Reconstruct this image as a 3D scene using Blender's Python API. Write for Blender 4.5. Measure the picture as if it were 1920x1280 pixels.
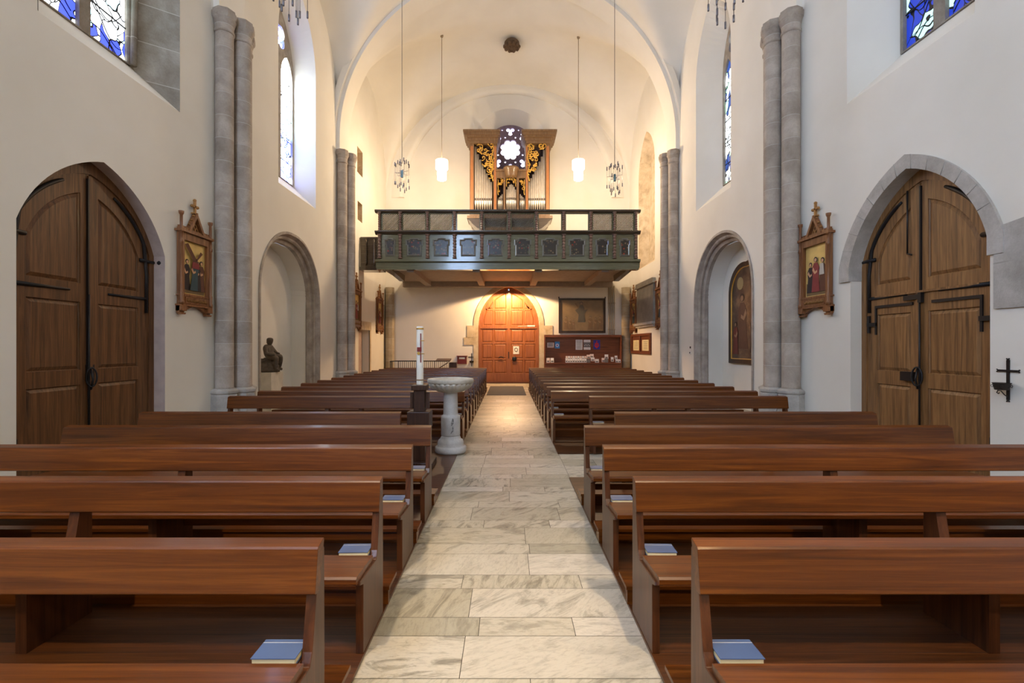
import bpy, math, random
from mathutils import Vector
R = random.Random(7)
PI = math.pi
for o in list(bpy.data.objects): bpy.data.objects.remove(o)
SC = bpy.context.scene
COL = SC.collection

# ------------------------------------------------------------------ camera, world, light, exposure
F, CX, CY, H = 880.0, 952.0, 648.0, 1.68        # focal length and vanishing point (1920 frame), eye height
cam = bpy.data.cameras.new('camera'); camo = bpy.data.objects.new('camera', cam); COL.objects.link(camo)
camo.location = (0, 0, H); camo.rotation_euler = (PI/2, 0, 0)
cam.sensor_width = 36; cam.lens = 36*F/1920; cam.shift_x = 8/1920; cam.shift_y = 8/1920
cam.clip_start = 0.05; cam.clip_end = 200
SC.camera = camo
w = bpy.data.worlds.new('world'); SC.world = w; w.use_nodes = True
w.node_tree.nodes['Background'].inputs[0].default_value = (.75, .85, 1, 1)
w.node_tree.nodes['Background'].inputs[1].default_value = .6
SC.view_settings.view_transform = 'Standard'; SC.view_settings.look = 'None'
SC.view_settings.gamma = 1; SC.view_settings.use_curve_mapping = False
SC.view_settings.exposure = 0.2
SC.cycles.use_denoising = True
SC.cycles.caustics_reflective = False; SC.cycles.caustics_refractive = False
SC.cycles.max_bounces = 7; SC.cycles.diffuse_bounces = 5; SC.cycles.glossy_bounces = 3
SC.cycles.sample_clamp_indirect = 6
def lamp(kind, name, loc, power, col, size=.2, rot=(0,0,0), **kw):
    l = bpy.data.lights.new(name, kind); l.energy = power; l.color = col
    if kind == 'AREA': l.shape = 'RECTANGLE'; l.size, l.size_y = size
    else: l.shadow_soft_size = size
    for k, v in kw.items(): setattr(l, k, v)
    o = bpy.data.objects.new(name, l); o.location = loc; o.rotation_euler = rot; COL.objects.link(o); return o
WARM = (1, .72, .42); COOL = (.86, .92, 1)
XW, YB, YF = 5.55, 21.4, -7.0                   # side walls, rear wall, wall behind the camera
# the glazing of the windows is what gives the daylight; unseen downlights aimed at the near pews and an added fill lamp give the rest
for x_ in (-2.2, 2.2): lamp('SPOT', 'unseen_downlight', (x_, -.2, 6.6), 900, (1, .76, .48), .12, (math.radians(14), 0, 0), spot_size=math.radians(62), spot_blend=.6)  # out of view, put in to top-light the near pews and aisle
lamp('POINT', 'added_fill', (3.4, -2.6, 6.0), 210, (1, .74, .38), .2)  # added fill behind the camera, mostly warming the left wall
# lamp over the entrance under the gallery
lamp('SPOT', 'entrance_light', (.07, 20.4, 4.2), 880, (1, .62, .31), .06, (math.radians(6), 0, 0), spot_size=math.radians(155), spot_blend=.12)

# ------------------------------------------------------------------ materials
def s2l(c): return tuple(((v/255)/12.92 if v/255 <= .04045 else ((v/255+.055)/1.055)**2.4) for v in c) + (1,)
MC = {}
class NT:
    def __init__(s, name):
        s.m = bpy.data.materials.new(name); s.m.use_nodes = True; s.t = s.m.node_tree; s.n = s.t.nodes; s.b = s.n['Principled BSDF']
    def add(s, typ, **kw):
        n = s.n.new('ShaderNode'+typ)
        for k, v in kw.items(): setattr(n, k, v)
        return n
    def link(s, a, b): s.t.links.new(a, b)
    def mapping(s, scale, coord='Object', rnd=True):
        tc = s.add('TexCoord'); mp = s.add('Mapping'); mp.inputs['Scale'].default_value = scale
        if rnd:
            oi = s.add('ObjectInfo'); mul = s.add('VectorMath', operation='SCALE'); mul.inputs[0].default_value = (37, 21, 53)
            s.link(oi.outputs['Random'], mul.inputs['Scale']); ad = s.add('VectorMath', operation='ADD')
            s.link(tc.outputs[coord], ad.inputs[0]); s.link(mul.outputs[0], ad.inputs[1]); s.link(ad.outputs[0], mp.inputs[0])
        else: s.link(tc.outputs[coord], mp.inputs[0])
        return mp
    def noise(s, vec, scale, detail=4, rough=.55, dist=0):
        n = s.add('TexNoise'); n.inputs['Scale'].default_value = scale; n.inputs['Detail'].default_value = detail
        n.inputs['Roughness'].default_value = rough; n.inputs['Distortion'].default_value = dist
        s.link(vec, n.inputs['Vector']); return n
    def ramp(s, fac, stops):
        r = s.add('ValToRGB'); e = r.color_ramp.elements
        while len(e) < len(stops): e.new(.5)
        for el, (p, c) in zip(e, stops): el.position = p; el.color = c
        s.link(fac, r.inputs[0]); return r
    def bump(s, h, strength, dist=.01):
        b = s.add('Bump'); b.inputs['Strength'].default_value = strength; b.inputs['Distance'].default_value = dist
        s.link(h, b.inputs['Height']); s.link(b.outputs[0], s.b.inputs['Normal'])
def plain(name, c, rough=.5, metal=0, coat=0, emit=None, es=1):
    if name in MC: return MC[name]
    t = NT(name); t.b.inputs['Roughness'].default_value = rough; t.b.inputs['Metallic'].default_value = metal
    t.b.inputs['Coat Weight'].default_value = coat
    mp = t.mapping((1, 1, 1)); n = t.noise(mp.outputs[0], 6)
    c = s2l(c); r = t.ramp(n.outputs[0], [(.3, tuple(v*.88 for v in c[:3])+(1,)), (.7, tuple(min(1, v*1.1) for v in c[:3])+(1,))])
    t.link(r.outputs[0], t.b.inputs['Base Color'])
    if emit: t.b.inputs['Emission Color'].default_value = s2l(emit); t.b.inputs['Emission Strength'].default_value = es
    MC[name] = t.m; return t.m
def wood(name, dark, mid, light, axis='x', rough=.3, coat=.3, scale=1.0, bumps=.06):
    if name in MC: return MC[name]
    t = NT(name); k = {'x': (.28, 8, 8), 'y': (8, .28, 8), 'z': (7, 7, .32)}[axis]
    mp = t.mapping(tuple(v*scale for v in k)); n = t.noise(mp.outputs[0], 3.2, 6, .6, 1.2)
    r = t.ramp(n.outputs[0], [(.28, s2l(dark)), (.5, s2l(mid)), (.74, s2l(light))])
    mp2 = t.mapping(tuple(v*scale*5 for v in k)); n2 = t.noise(mp2.outputs[0], 5, 3, .6)
    mx = t.add('MixRGB', blend_type='MULTIPLY'); mx.inputs[0].default_value = .35
    r2 = t.ramp(n2.outputs[0], [(.3, (.45, .45, .45, 1)), (.65, (1, 1, 1, 1))])
    t.link(r.outputs[0], mx.inputs[1]); t.link(r2.outputs[0], mx.inputs[2]); t.link(mx.outputs[0], t.b.inputs['Base Color'])
    t.b.inputs['Roughness'].default_value = rough; t.b.inputs['Coat Weight'].default_value = coat; t.b.inputs['Coat Roughness'].default_value = .1
    t.b.inputs['Specular IOR Level'].default_value = .35; t.bump(n2.outputs[0], bumps); MC[name] = t.m; return t.m
def stone(name, dark, mid, light, joint=0, rough=.85, b=.35, scale=2.2):
    if name in MC: return MC[name]
    t = NT(name); mp = t.mapping((1, 1, 1), rnd=False)
    n = t.noise(mp.outputs[0], scale, 8, .62, .3); n2 = t.noise(mp.outputs[0], scale*14, 5, .65)
    r = t.ramp(n.outputs[0], [(.3, s2l(dark)), (.5, s2l(mid)), (.72, s2l(light))])
    r2 = t.ramp(n2.outputs[0], [(.3, (.72, .72, .72, 1)), (.62, (1, 1, 1, 1))])
    mx = t.add('MixRGB', blend_type='MULTIPLY'); mx.inputs[0].default_value = .38
    t.link(r.outputs[0], mx.inputs[1]); t.link(r2.outputs[0], mx.inputs[2]); out = mx.outputs[0]
    if joint:
        sx = t.add('SeparateXYZ'); t.link(mp.outputs[0], sx.inputs[0])
        d = t.add('Math', operation='DIVIDE'); t.link(sx.outputs[2], d.inputs[0]); d.inputs[1].default_value = joint
        fl = t.add('Math', operation='FLOOR'); t.link(d.outputs[0], fl.inputs[0])
        wn = t.add('TexWhiteNoise', noise_dimensions='1D'); t.link(fl.outputs[0], wn.inputs['W'])
        rr = t.ramp(wn.outputs[0], [(0, (.8, .79, .78, 1)), (1, (1.0, 1.0, 1.0, 1))])
        m2 = t.add('MixRGB', blend_type='MULTIPLY'); m2.inputs[0].default_value = 1; t.link(out, m2.inputs[1]); t.link(rr.outputs[0], m2.inputs[2])
        fr = t.add('Math', operation='FRACT'); t.link(d.outputs[0], fr.inputs[0])
        lt = t.add('Math', operation='LESS_THAN'); t.link(fr.outputs[0], lt.inputs[0]); lt.inputs[1].default_value = .022
        m3 = t.add('MixRGB'); t.link(lt.outputs[0], m3.inputs[0]); t.link(m2.outputs[0], m3.inputs[1]); m3.inputs[2].default_value = s2l((188, 182, 174)); out = m3.outputs[0]
    t.link(out, t.b.inputs['Base Color']); t.b.inputs['Roughness'].default_value = rough
    t.bump(n2.outputs[0], b, .02); MC[name] = t.m; return t.m
PEWT = wood('pew_wood', (68, 33, 6), (98, 50, 10), (128, 72, 20), 'x', .34, .12, .8)
PEWV = wood('pew_wood_upright', (60, 32, 14), (82, 45, 22), (104, 60, 32), 'z', .36, .12)
PLAT = wood('platform_wood', (54, 29, 12), (80, 44, 18), (104, 60, 26), 'x', .35, .15)
DOORW = wood('old_door_wood', (66, 44, 26), (104, 70, 42), (134, 94, 58), 'z', .5, .1, .8)
DOORR = wood('right_door_wood', (92, 64, 36), (136, 97, 58), (166, 122, 76), 'z', .5, .1, .8)
DOORB = wood('pine_door_wood', (120, 66, 34), (152, 90, 50), (178, 112, 66), 'z', .45, .15)
GREEN = wood('green_painted_wood', (86, 88, 66), (108, 110, 84), (126, 128, 100), 'x', .14, .8, 1, .02)
GREEND = wood('dark_painted_wood', (56, 48, 38), (74, 64, 52), (92, 80, 66), 'x', .22, .7)
TWIST = wood('turned_brown_wood', (104, 80, 70), (134, 106, 94), (158, 132, 118), 'z', .3, .4)
ORGW = wood('organ_oak', (88, 66, 44), (118, 92, 64), (142, 114, 82), 'z', .4, .2)
ORGI = wood('organ_inlay_wood', (140, 86, 50), (172, 112, 66), (192, 134, 82), 'z', .4, .2, 3)
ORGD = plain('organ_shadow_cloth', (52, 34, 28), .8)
GOLD = plain('gilding', (214, 170, 82), .35, .55)
TIN = plain('organ_tin', (216, 208, 196), .3, .55)
IRON = plain('black_iron', (34, 32, 34), .45, .4)
CHROME = plain('chandelier_steel', (120, 116, 122), .3, .8)
STFR = wood('station_frame_wood', (98, 60, 34), (132, 86, 52), (160, 110, 70), 'z', .45, .15)
BROWN = wood('board_wood', (88, 46, 28), (120, 68, 42), (144, 88, 56), 'x', .45, .1)
GREY = stone('grey_shaft_stone', (156, 144, 132), (180, 168, 156), (204, 194, 182), .43)
GREYB = stone('pale_base_stone', (150, 146, 140), (172, 168, 162), (194, 190, 184), 0)
ARCHS = stone('arch_stone', (146, 136, 126), (170, 160, 150), (194, 186, 176), 0, .85, .5, 3)
ARCHL = stone('light_arch_stone', (158, 154, 148), (178, 174, 168), (196, 192, 188), 0, .85, .3, 3)
NICHES = stone('warm_niche_stone', (168, 150, 124), (204, 186, 158), (224, 210, 188), 0, .9, .6, 2.6)
FONTM = stone('font_marble', (176, 168, 156), (202, 196, 184), (222, 216, 206), 0, .6, .2, 4)
FONTP = stone('font_pillar_marble', (176, 174, 172), (198, 196, 194), (214, 212, 210), 0, .55, .1, 3)
BRONZE = stone('statue_clay', (66, 56, 46), (92, 80, 68), (116, 104, 90), 0, .7, .5, 9)
WHITE = plain('white_paint', (226, 222, 214), .6)
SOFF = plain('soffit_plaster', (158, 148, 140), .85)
BLUEB = plain('blue_book_cloth', (70, 92, 132), .35)
PAGES = plain('book_pages', (226, 212, 168), .8)
WAX = plain('candle_wax', (236, 230, 218), .5)
DWOOD = wood('dark_stand_wood', (46, 28, 20), (66, 42, 30), (86, 58, 40), 'z', .45, .1)
CARPET = plain('grey_mat', (84, 80, 78), .95)
BLACK = plain('black_line', (22, 20, 22), .6)
RED = plain('wax_red', (140, 36, 30), .5)
def plaster():
    t = NT('lime_plaster'); mp = t.mapping((1, 1, 1), rnd=False)
    n = t.noise(mp.outputs[0], .7, 5, .5); n2 = t.noise(mp.outputs[0], 9, 5, .6)
    r = t.ramp(n.outputs[0], [(.3, s2l((223, 219, 209))), (.7, s2l((232, 229, 221)))])
    t.link(r.outputs[0], t.b.inputs['Base Color']); t.b.inputs['Roughness'].default_value = .92; t.bump(n2.outputs[0], .08, .01); return t.m
PLASTER = plaster()
def marble():
    t = NT('aisle_marble'); at = t.add('Attribute', attribute_name='slab'); tc = t.add('TexCoord')
    sc = t.add('VectorMath', operation='SCALE'); t.link(at.outputs['Vector'], sc.inputs[0]); sc.inputs['Scale'].default_value = 40
    ad = t.add('VectorMath', operation='ADD'); t.link(tc.outputs['Object'], ad.inputs[0]); t.link(sc.outputs[0], ad.inputs[1])
    sep = t.add('SeparateColor'); t.link(at.outputs['Color'], sep.inputs[0])
    rot = t.add('VectorRotate', rotation_type='Z_AXIS'); t.link(ad.outputs[0], rot.inputs[0])
    ang = t.add('Math', operation='MULTIPLY'); t.link(sep.outputs[1], ang.inputs[0]); ang.inputs[1].default_value = 1.6; t.link(ang.outputs[0], rot.inputs['Angle'])
    mp = t.add('Mapping'); mp.inputs['Scale'].default_value = (3.2, 1, 1); t.link(rot.outputs[0], mp.inputs[0])
    n = t.noise(mp.outputs[0], 2.0, 9, .68, 1.6); n2 = t.noise(mp.outputs[0], 16, 6, .7, .4)
    base = t.ramp(sep.outputs[0], [(0, s2l((160, 154, 136))), (.35, s2l((178, 170, 150))), (.7, s2l((190, 182, 164))), (1, s2l((204, 196, 182)))])
    v = t.ramp(n.outputs[0], [(.36, (.30, .30, .29, 1)), (.44, (.62, .62, .60, 1)), (.5, (.95, .95, .94, 1)), (.75, (1.0, 1.0, 1.0, 1))])
    g = t.ramp(n2.outputs[0], [(.36, (.68, .68, .66, 1)), (.52, (1, 1, 1, 1))])
    a = t.add('MixRGB', blend_type='MULTIPLY'); t.link(sep.outputs[2], a.inputs[0]); t.link(base.outputs[0], a.inputs[1]); t.link(v.outputs[0], a.inputs[2])
    b = t.add('MixRGB', blend_type='MULTIPLY'); b.inputs[0].default_value = .6; t.link(a.outputs[0], b.inputs[1]); t.link(g.outputs[0], b.inputs[2])
    t.link(b.outputs[0], t.b.inputs['Base Color']); t.b.inputs['Roughness'].default_value = .42; return t.m
MARBLE = marble(); GROUT = plain('floor_joint', (84, 80, 72), .9)
def glass(name, blue, strength, seed, whiteness=.5, green=.0, tint=(1, 1, 1, 1)):
    t = NT(name); mp = t.mapping((1, 1, 1), rnd=False); mp.inputs['Location'].default_value = (seed, seed*2.3, seed*.7)
    nz = t.noise(mp.outputs[0], 1.6, 2, .5); sub = t.add('VectorMath', operation='SCALE'); t.link(nz.outputs['Color'], sub.inputs[0]); sub.inputs['Scale'].default_value = .9
    ad = t.add('VectorMath', operation='ADD'); t.link(mp.outputs[0], ad.inputs[0]); t.link(sub.outputs[0], ad.inputs[1])
    st = t.add('Mapping'); st.inputs['Scale'].default_value = (1, 1.0, .6); t.link(ad.outputs[0], st.inputs[0])
    vo = t.add('TexVoronoi'); vo.inputs['Scale'].default_value = 4.6; t.link(st.outputs[0], vo.inputs['Vector'])
    ve = t.add('TexVoronoi', feature='DISTANCE_TO_EDGE'); ve.inputs['Scale'].default_value = 4.6; t.link(st.outputs[0], ve.inputs['Vector'])
    big = t.noise(vo.outputs['Position'], .9, 1, .4)
    sc = t.add('SeparateColor'); t.link(vo.outputs['Color'], sc.inputs[0])
    mixv = t.add('Math', operation='MULTIPLY_ADD'); t.link(sc.outputs[0], mixv.inputs[0]); mixv.inputs[1].default_value = .3; t.link(big.outputs[0], mixv.inputs[2])
    wpos = .65 + (.5-whiteness)*.5
    cr = t.ramp(mixv.outputs[0], [(0, blue), (wpos-.1, blue), (wpos-.02, tuple(min(1, v*2.2) for v in blue[:3])+(1,)), (wpos, (.42, .75, .85-green, 1)), (wpos+.05, tuple(a*b for a, b in zip((.9, .97, 1, 1), tint))), (1, tint)])
    cr.color_ramp.interpolation = 'CONSTANT'
    gt = t.add('Math', operation='GREATER_THAN'); t.link(ve.outputs['Distance'], gt.inputs[0]); gt.inputs[1].default_value = .035
    ml = t.add('Math', operation='MULTIPLY'); t.link(gt.outputs[0], ml.inputs[0]); ml.inputs[1].default_value = strength
    t.link(cr.outputs[0], t.b.inputs['Emission Color']); t.link(ml.outputs[0], t.b.inputs['Emission Strength'])
    t.b.inputs['Base Color'].default_value = (.01, .01, .02, 1); t.b.inputs['Roughness'].default_value = .3; return t.m
DEEP = (.012, .018, .20, 1)

# ------------------------------------------------------------------ mesh building
ID = lambda u, v, w: (u, v, w)
mapL = lambda u, v, w: (-XW+w, u, v)           # on the left wall: u along the nave, v up, w out of the wall into the room
mapR = lambda u, v, w: (XW-w, u, v)
mapB = lambda u, v, w: (u, YB-w, v)
class MB:
    def __init__(s): s.v = []; s.f = []; s.m = []; s.s = []
    def add(s, vs, fs, m=0, smooth=False, mp=None):
        k = len(s.v); s.v += [tuple(mp(*p)) if mp else tuple(p) for p in vs]
        for f in fs: s.f.append([k+i for i in f]); s.m.append(m); s.s.append(smooth)
        return s
    def box(s, a0, a1, b0, b1, c0, c1, m=0, mp=None):
        vs = [(x, y, z) for z in (c0, c1) for y in (b0, b1) for x in (a0, a1)]
        return s.add(vs, [(0,2,3,1), (4,5,7,6), (0,1,5,4), (2,6,7,3), (0,4,6,2), (1,3,7,5)], m, False, mp)
    def prism(s, poly, w0, w1, m=0, mp=None, smooth=False):     # polygon in (u,v), extruded along w
        n = len(poly); vs = [(a, b, w0) for a, b in poly]+[(a, b, w1) for a, b in poly]
        return s.add(vs, [tuple(range(n))[::-1], tuple(range(n, 2*n))]+[(i, (i+1) % n, n+(i+1) % n, n+i) for i in range(n)], m, smooth, mp)
    def loft(s, loops, m=0, closed=True, mp=None, smooth=False):
        n = len(loops[0]); vs = [p for l in loops for p in l]; fs = []
        for k in range(len(loops)-1):
            for i in range(n if closed else n-1): fs.append((k*n+i, k*n+(i+1) % n, (k+1)*n+(i+1) % n, (k+1)*n+i))
        return s.add(vs, fs, m, smooth, mp)
    def lathe(s, prof, c=(0, 0, 0), n=20, m=0, smooth=True, mp=None, flute=0, fl_n=0):
        vs = []; fs = []
        for r, z in prof:
            for i in range(n):
                a = 2*PI*i/n; rr = r*(1+flute*math.cos(fl_n*a)) if flute else r
                vs.append((c[0]+rr*math.cos(a), c[1]+rr*math.sin(a), c[2]+z))
        for k in range(len(prof)-1):
            for i in range(n): fs.append((k*n+i, k*n+(i+1) % n, (k+1)*n+(i+1) % n, (k+1)*n+i))
        fs.append(tuple(range(n))[::-1]); fs.append(tuple((len(prof)-1)*n+i for i in range(n)))
        return s.add(vs, fs, m, smooth, mp)
    def tube(s, pts, r, n=6, m=0, mp=None, closed=False):
        P = [Vector(mp(*p)) if mp else Vector(p) for p in pts]; L = len(P); vs = []; fs = []
        rr = r if isinstance(r, (list, tuple)) else [r]*L; ref = None
        for i, p in enumerate(P):
            d = (P[min(i+1, L-1)]-P[max(i-1, 0)]).normalized() if not closed else (P[(i+1) % L]-P[i-1]).normalized()
            if ref is None: ref = d.orthogonal().normalized()
            ref = (ref-d*ref.dot(d)).normalized(); q = d.cross(ref)
            for k in range(n): a = 2*PI*k/n; vs.append(tuple(p+(ref*math.cos(a)+q*math.sin(a))*rr[i]))
        for i in range(L if closed else L-1):
            for k in range(n):
                j = (i+1) % L; fs.append((i*n+k, i*n+(k+1) % n, j*n+(k+1) % n, j*n+k))
        if not closed: fs.append(tuple(range(n))[::-1]); fs.append(tuple((L-1)*n+k for k in range(n)))
        return s.add(vs, fs, m, True)
    def ball(s, c, r, m=0, n=10, k=7, mp=None, sq=(1, 1, 1)):
        vs = []; fs = []
        for i in range(k+1):
            t = PI*i/k
            for j in range(n): a = 2*PI*j/n; vs.append((c[0]+r*sq[0]*math.sin(t)*math.cos(a), c[1]+r*sq[1]*math.sin(t)*math.sin(a), c[2]+r*sq[2]*math.cos(t)))
        for i in range(k):
            for j in range(n): fs.append((i*n+j, i*n+(j+1) % n, (i+1)*n+(j+1) % n, (i+1)*n+j))
        return s.add(vs, fs, m, True, mp)
    def plate(s, outer, holes, w0, w1, m=0, mp=None):
        cu = bpy.data.curves.new('tmp', 'CURVE'); cu.dimensions = '2D'; cu.fill_mode = 'BOTH'; cu.extrude = abs(w1-w0)/2
        for loop in [outer]+holes:
            sp = cu.splines.new('POLY'); sp.points.add(len(loop)-1); sp.use_cyclic_u = True
            for q, (a, b) in zip(sp.points, loop): q.co = (a, b, 0, 1)
        ob = bpy.data.objects.new('tmp', cu); me = bpy.data.meshes.new_from_object(ob); c = (w0+w1)/2
        vs = [(p.co.x, p.co.y, p.co.z+c) for p in me.vertices]; fs = [tuple(p.vertices) for p in me.polygons]
        s.add(vs, fs, m, False, mp); bpy.data.objects.remove(ob); bpy.data.curves.remove(cu); bpy.data.meshes.remove(me); return s
    def build(s, name, mats, parent=None, loc=None, bevel=0, world=False):
        """world=True: vertices are world coordinates, the object's origin becomes loc / the parent's place"""
        if not isinstance(mats, (list, tuple)): mats = [mats]
        org = Vector((0, 0, 0))
        if world: org = Vector(loc) if loc else (Vector(parent.location) if parent and not parent.parent else (Vector(parent.get('org', (0, 0, 0))) if parent else org))
        me = bpy.data.meshes.new(name); me.from_pydata([tuple(Vector(p)-org) for p in s.v], [], s.f)
        for mt in mats: me.materials.append(mt)
        me.polygons.foreach_set('material_index', s.m); me.polygons.foreach_set('use_smooth', s.s); me.update()
        import bmesh
        bm = bmesh.new(); bm.from_mesh(me); bmesh.ops.remove_doubles(bm, verts=bm.verts, dist=1e-5); bmesh.ops.recalc_face_normals(bm, faces=bm.faces); bm.to_mesh(me); bm.free()
        o = bpy.data.objects.new(name, me); COL.objects.link(o)
        if parent: o.parent = parent; o['org'] = tuple(org)
        elif loc: o.location = loc
        if bevel:
            b = o.modifiers.new('bevel', 'BEVEL'); b.width = bevel; b.segments = 2; b.limit_method = 'ANGLE'; b.angle_limit = .7
        return o
def tag(o, label=None, cat=None, group=None, kind=None):
    if label: o['label'] = label
    if cat: o['category'] = cat
    if group: o['group'] = group
    if kind: o['kind'] = kind
    return o
def thing(name, label, cat, loc=(0, 0, 0), group=None):
    o = bpy.data.objects.new(name, None); COL.objects.link(o); o.location = loc; o.empty_display_size = .1
    return tag(o, label, cat, group)
def dup(root, loc, label=None, group=None):
    r = root.copy(); COL.objects.link(r); r.location = loc
    if label: r['label'] = label
    if group: r['group'] = group
    for ch in list(root.children):
        c = ch.copy(); COL.objects.link(c); c.parent = r
        for g in list(ch.children):
            d = g.copy(); COL.objects.link(d); d.parent = c
    return r
def struct(o): o['kind'] = 'structure'; return o
def sroot(name, loc=(0, 0, 0)):
    o = bpy.data.objects.new(name, None); COL.objects.link(o); o.location = loc; o['kind'] = 'structure'; return o
def arcside(wd, h, sag, n):                     # points of one side of a pointed arch, from (-wd, 0) up to (0, h)
    if sag is None:
        r = (wd*wd+h*h)/(2*wd); a1 = math.atan2(h, (r-wd))
        return [((r-wd)-r*math.cos(a1*i/n), r*math.sin(a1*i/n)) for i in range(n+1)]
    c = math.hypot(wd, h); r = (c*c/4+sag*sag)/(2*sag); nx, ny = -h/c, wd/c; mx, my = -wd/2-nx*(r-sag), h/2-ny*(r-sag)
    a0 = math.atan2(-my, -wd-mx); a1 = math.atan2(h-my, -mx)
    if a0 < a1: a0 += 2*PI
    return [(mx+r*math.cos(a0+(a1-a0)*i/n), my+r*math.sin(a0+(a1-a0)*i/n)) for i in range(n+1)]
def arch(u0, u1, vb, vs, va, n=14, sag=None):   # closed outline of a pointed-arch opening
    c = (u0+u1)/2; P = arcside((u1-u0)/2, va-vs, sag, n)
    return [(u0, vb)]+[(c+x, vs+y) for x, y in P]+[(c-x, vs+y) for x, y in P[-2::-1]]+[(u1, vb)]
def circ(u, v, r, n=24, a0=0): return [(u+r*math.cos(a0+2*PI*i/n), v+r*math.sin(a0+2*PI*i/n)) for i in range(n)]
def foil(u, v, R0, r, k, n=8, a0=0):
    pts = []; q = R0*math.cos(PI/k); rho = q+math.sqrt(max(0, q*q-R0*R0+r*r)); op = math.atan2(rho*math.sin(PI/k), rho*math.cos(PI/k)-R0)
    for j in range(k):
        c = a0+2*PI*j/k; cu, cv = u+R0*math.cos(c), v+R0*math.sin(c)
        for i in range(n):
            a = c-op+2*op*i/n; pts.append((cu+r*math.cos(a), cv+r*math.sin(a)))
    return pts
def l3(loop, w): return [(a, b, w) for a, b in loop]

# ------------------------------------------------------------------ openings in the side walls
# windows: (wall outline, glass outline)
WIN = {'L': [(5.54, 7.94, 5.92, 7.56), (11.36, 13.57, 11.66, 13.29), (-1.2, 1.2, -.8, .8)],
       'R': [(5.575, 7.68, 5.95, 7.26), (11.68, 13.84, 11.95, 13.25), (-1.2, 1.2, -.8, .8)]}
SILL, GSILL = 5.63, 6.18
def win_out(a): return arch(a[0], a[1], SILL, 9.35, 11.2)
def win_in(a): return arch(a[2], a[3], GSILL, 9.2, 10.75)
NICHE = {'L': (10.46, 13.8, 0, 2.95, 4.54), 'R': (10.6, 13.91, 0, 3.0, 4.62)}
DOOR = {'L': (5.28, 7.6, 0, 3.1, 4.16), 'R': (5.4, 7.6, 0, 2.95, 4.12)}
GD = .55
def side_wall(side, name):
    mp = mapL if side == 'L' else mapR
    b = MB(); holes = []
    for a in WIN[side]:
        o, i = win_out(a), win_in(a); holes.append(o)
        k = 1 if (side == 'L' and a is WIN['L'][0]) else 0
        b.loft([l3(o, 0), l3(i, -GD)], 0, True, mp)
    n = NICHE[side]; o = arch(*n); holes.append(o)
    i = arch(n[0]+.2, n[1]-.2, n[2], n[3], n[4]-.27)
    b.loft([l3(i, -.3), l3(i, -.72)], 0, False, mp); b.prism(i, -.72, -.78, 0, mp)
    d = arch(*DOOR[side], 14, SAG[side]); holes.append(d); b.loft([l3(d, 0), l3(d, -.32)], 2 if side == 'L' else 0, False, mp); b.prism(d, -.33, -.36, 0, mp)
    if side == 'R':
        t = arch(17.7, 19.9, 4.9, 8.6, 10.25); holes.append(t); ti = arch(17.95, 19.6, 5.15, 8.5, 10.0)
        b.loft([l3(t, 0), l3(ti, -.35)], 3, True, mp); b.prism(ti, -.35, -.4, 3, mp)
    else:
        for q in ((17.45, 18.85, .0, 2.3), (17.3, 17.95, 8.1, 9.05), (17.35, 17.9, 6.35, 7.05)):
            t = [(q[0], q[2]), (q[0], q[3]), (q[1], q[3]), (q[1], q[2])]; holes.append(t)
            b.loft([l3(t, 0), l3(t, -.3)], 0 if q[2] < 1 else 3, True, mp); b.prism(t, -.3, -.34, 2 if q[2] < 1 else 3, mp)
    b.plate([(YF, -.05), (YF, 14.6), (YB+.6, 14.6), (YB+.6, -.05)], holes, 0, 0, 0, mp)
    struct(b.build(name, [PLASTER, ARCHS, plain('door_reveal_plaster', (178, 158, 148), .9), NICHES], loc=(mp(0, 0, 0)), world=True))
# niche outlines start below the plate edge: keep them open to the floor
NICHE['L'] = (10.46, 13.8, -.02, 2.95, 4.54); NICHE['R'] = (10.6, 13.91, -.02, 3.0, 4.62)
DOOR['L'] = (5.3, 7.6, -.02, 3.12, 4.2); DOOR['R'] = (5.4, 7.6, -.02, 2.95, 4.14); SAG = {'L': .19, 'R': .21}
side_wall('L', 'wall_left'); side_wall('R', 'wall_right')
# rear wall with the splayed recess of the rose window and the main door
RU, RV = .12, 1.68+375*YB/F
b = MB(); dr = arch(-1.34, 1.43, -.02, 2.62, 4.38)
b.plate([(-XW-.1, -.05), (-XW-.1, 14.6), (XW+.1, 14.6), (XW+.1, -.05)], [circ(RU, RV, 1.69, 72), dr], 0, 0, 0, mapB)
b.loft([l3(circ(RU, RV, 1.69, 72), 0), l3(circ(RU, RV-.02, 1.13, 72), -.5)], 0, True, mapB)
b.loft([l3(dr, 0), l3(dr, -.25)], 0, False, mapB)
# wall rib following the vault
ring = []
for rr, ww in ((4.72, 0), (4.72, .1), (4.95, .1), (5.3, 0)):
    ring.append([(rr*math.cos(PI*i/48)*1.0, 8.42+rr*math.sin(PI*i/48), ww) for i in range(49)])
b.loft(ring, 0, False, mapB, True)
struct(b.build('wall_back', PLASTER, loc=(0, YB, 0), world=True))
b = MB(); cw = arch(-5.2, -2.9, 5.6, 10.6, 12.2); b.plate([(-XW-.1, -.05), (-XW-.1, 14.6), (XW+.1, 14.6), (XW+.1, -.05)], [cw], 0, .1, 0, lambda u, v, w: (u, YF-w, v))
struct(b.build('wall_front', PLASTER, loc=(0, YF, 0), world=True))

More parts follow.
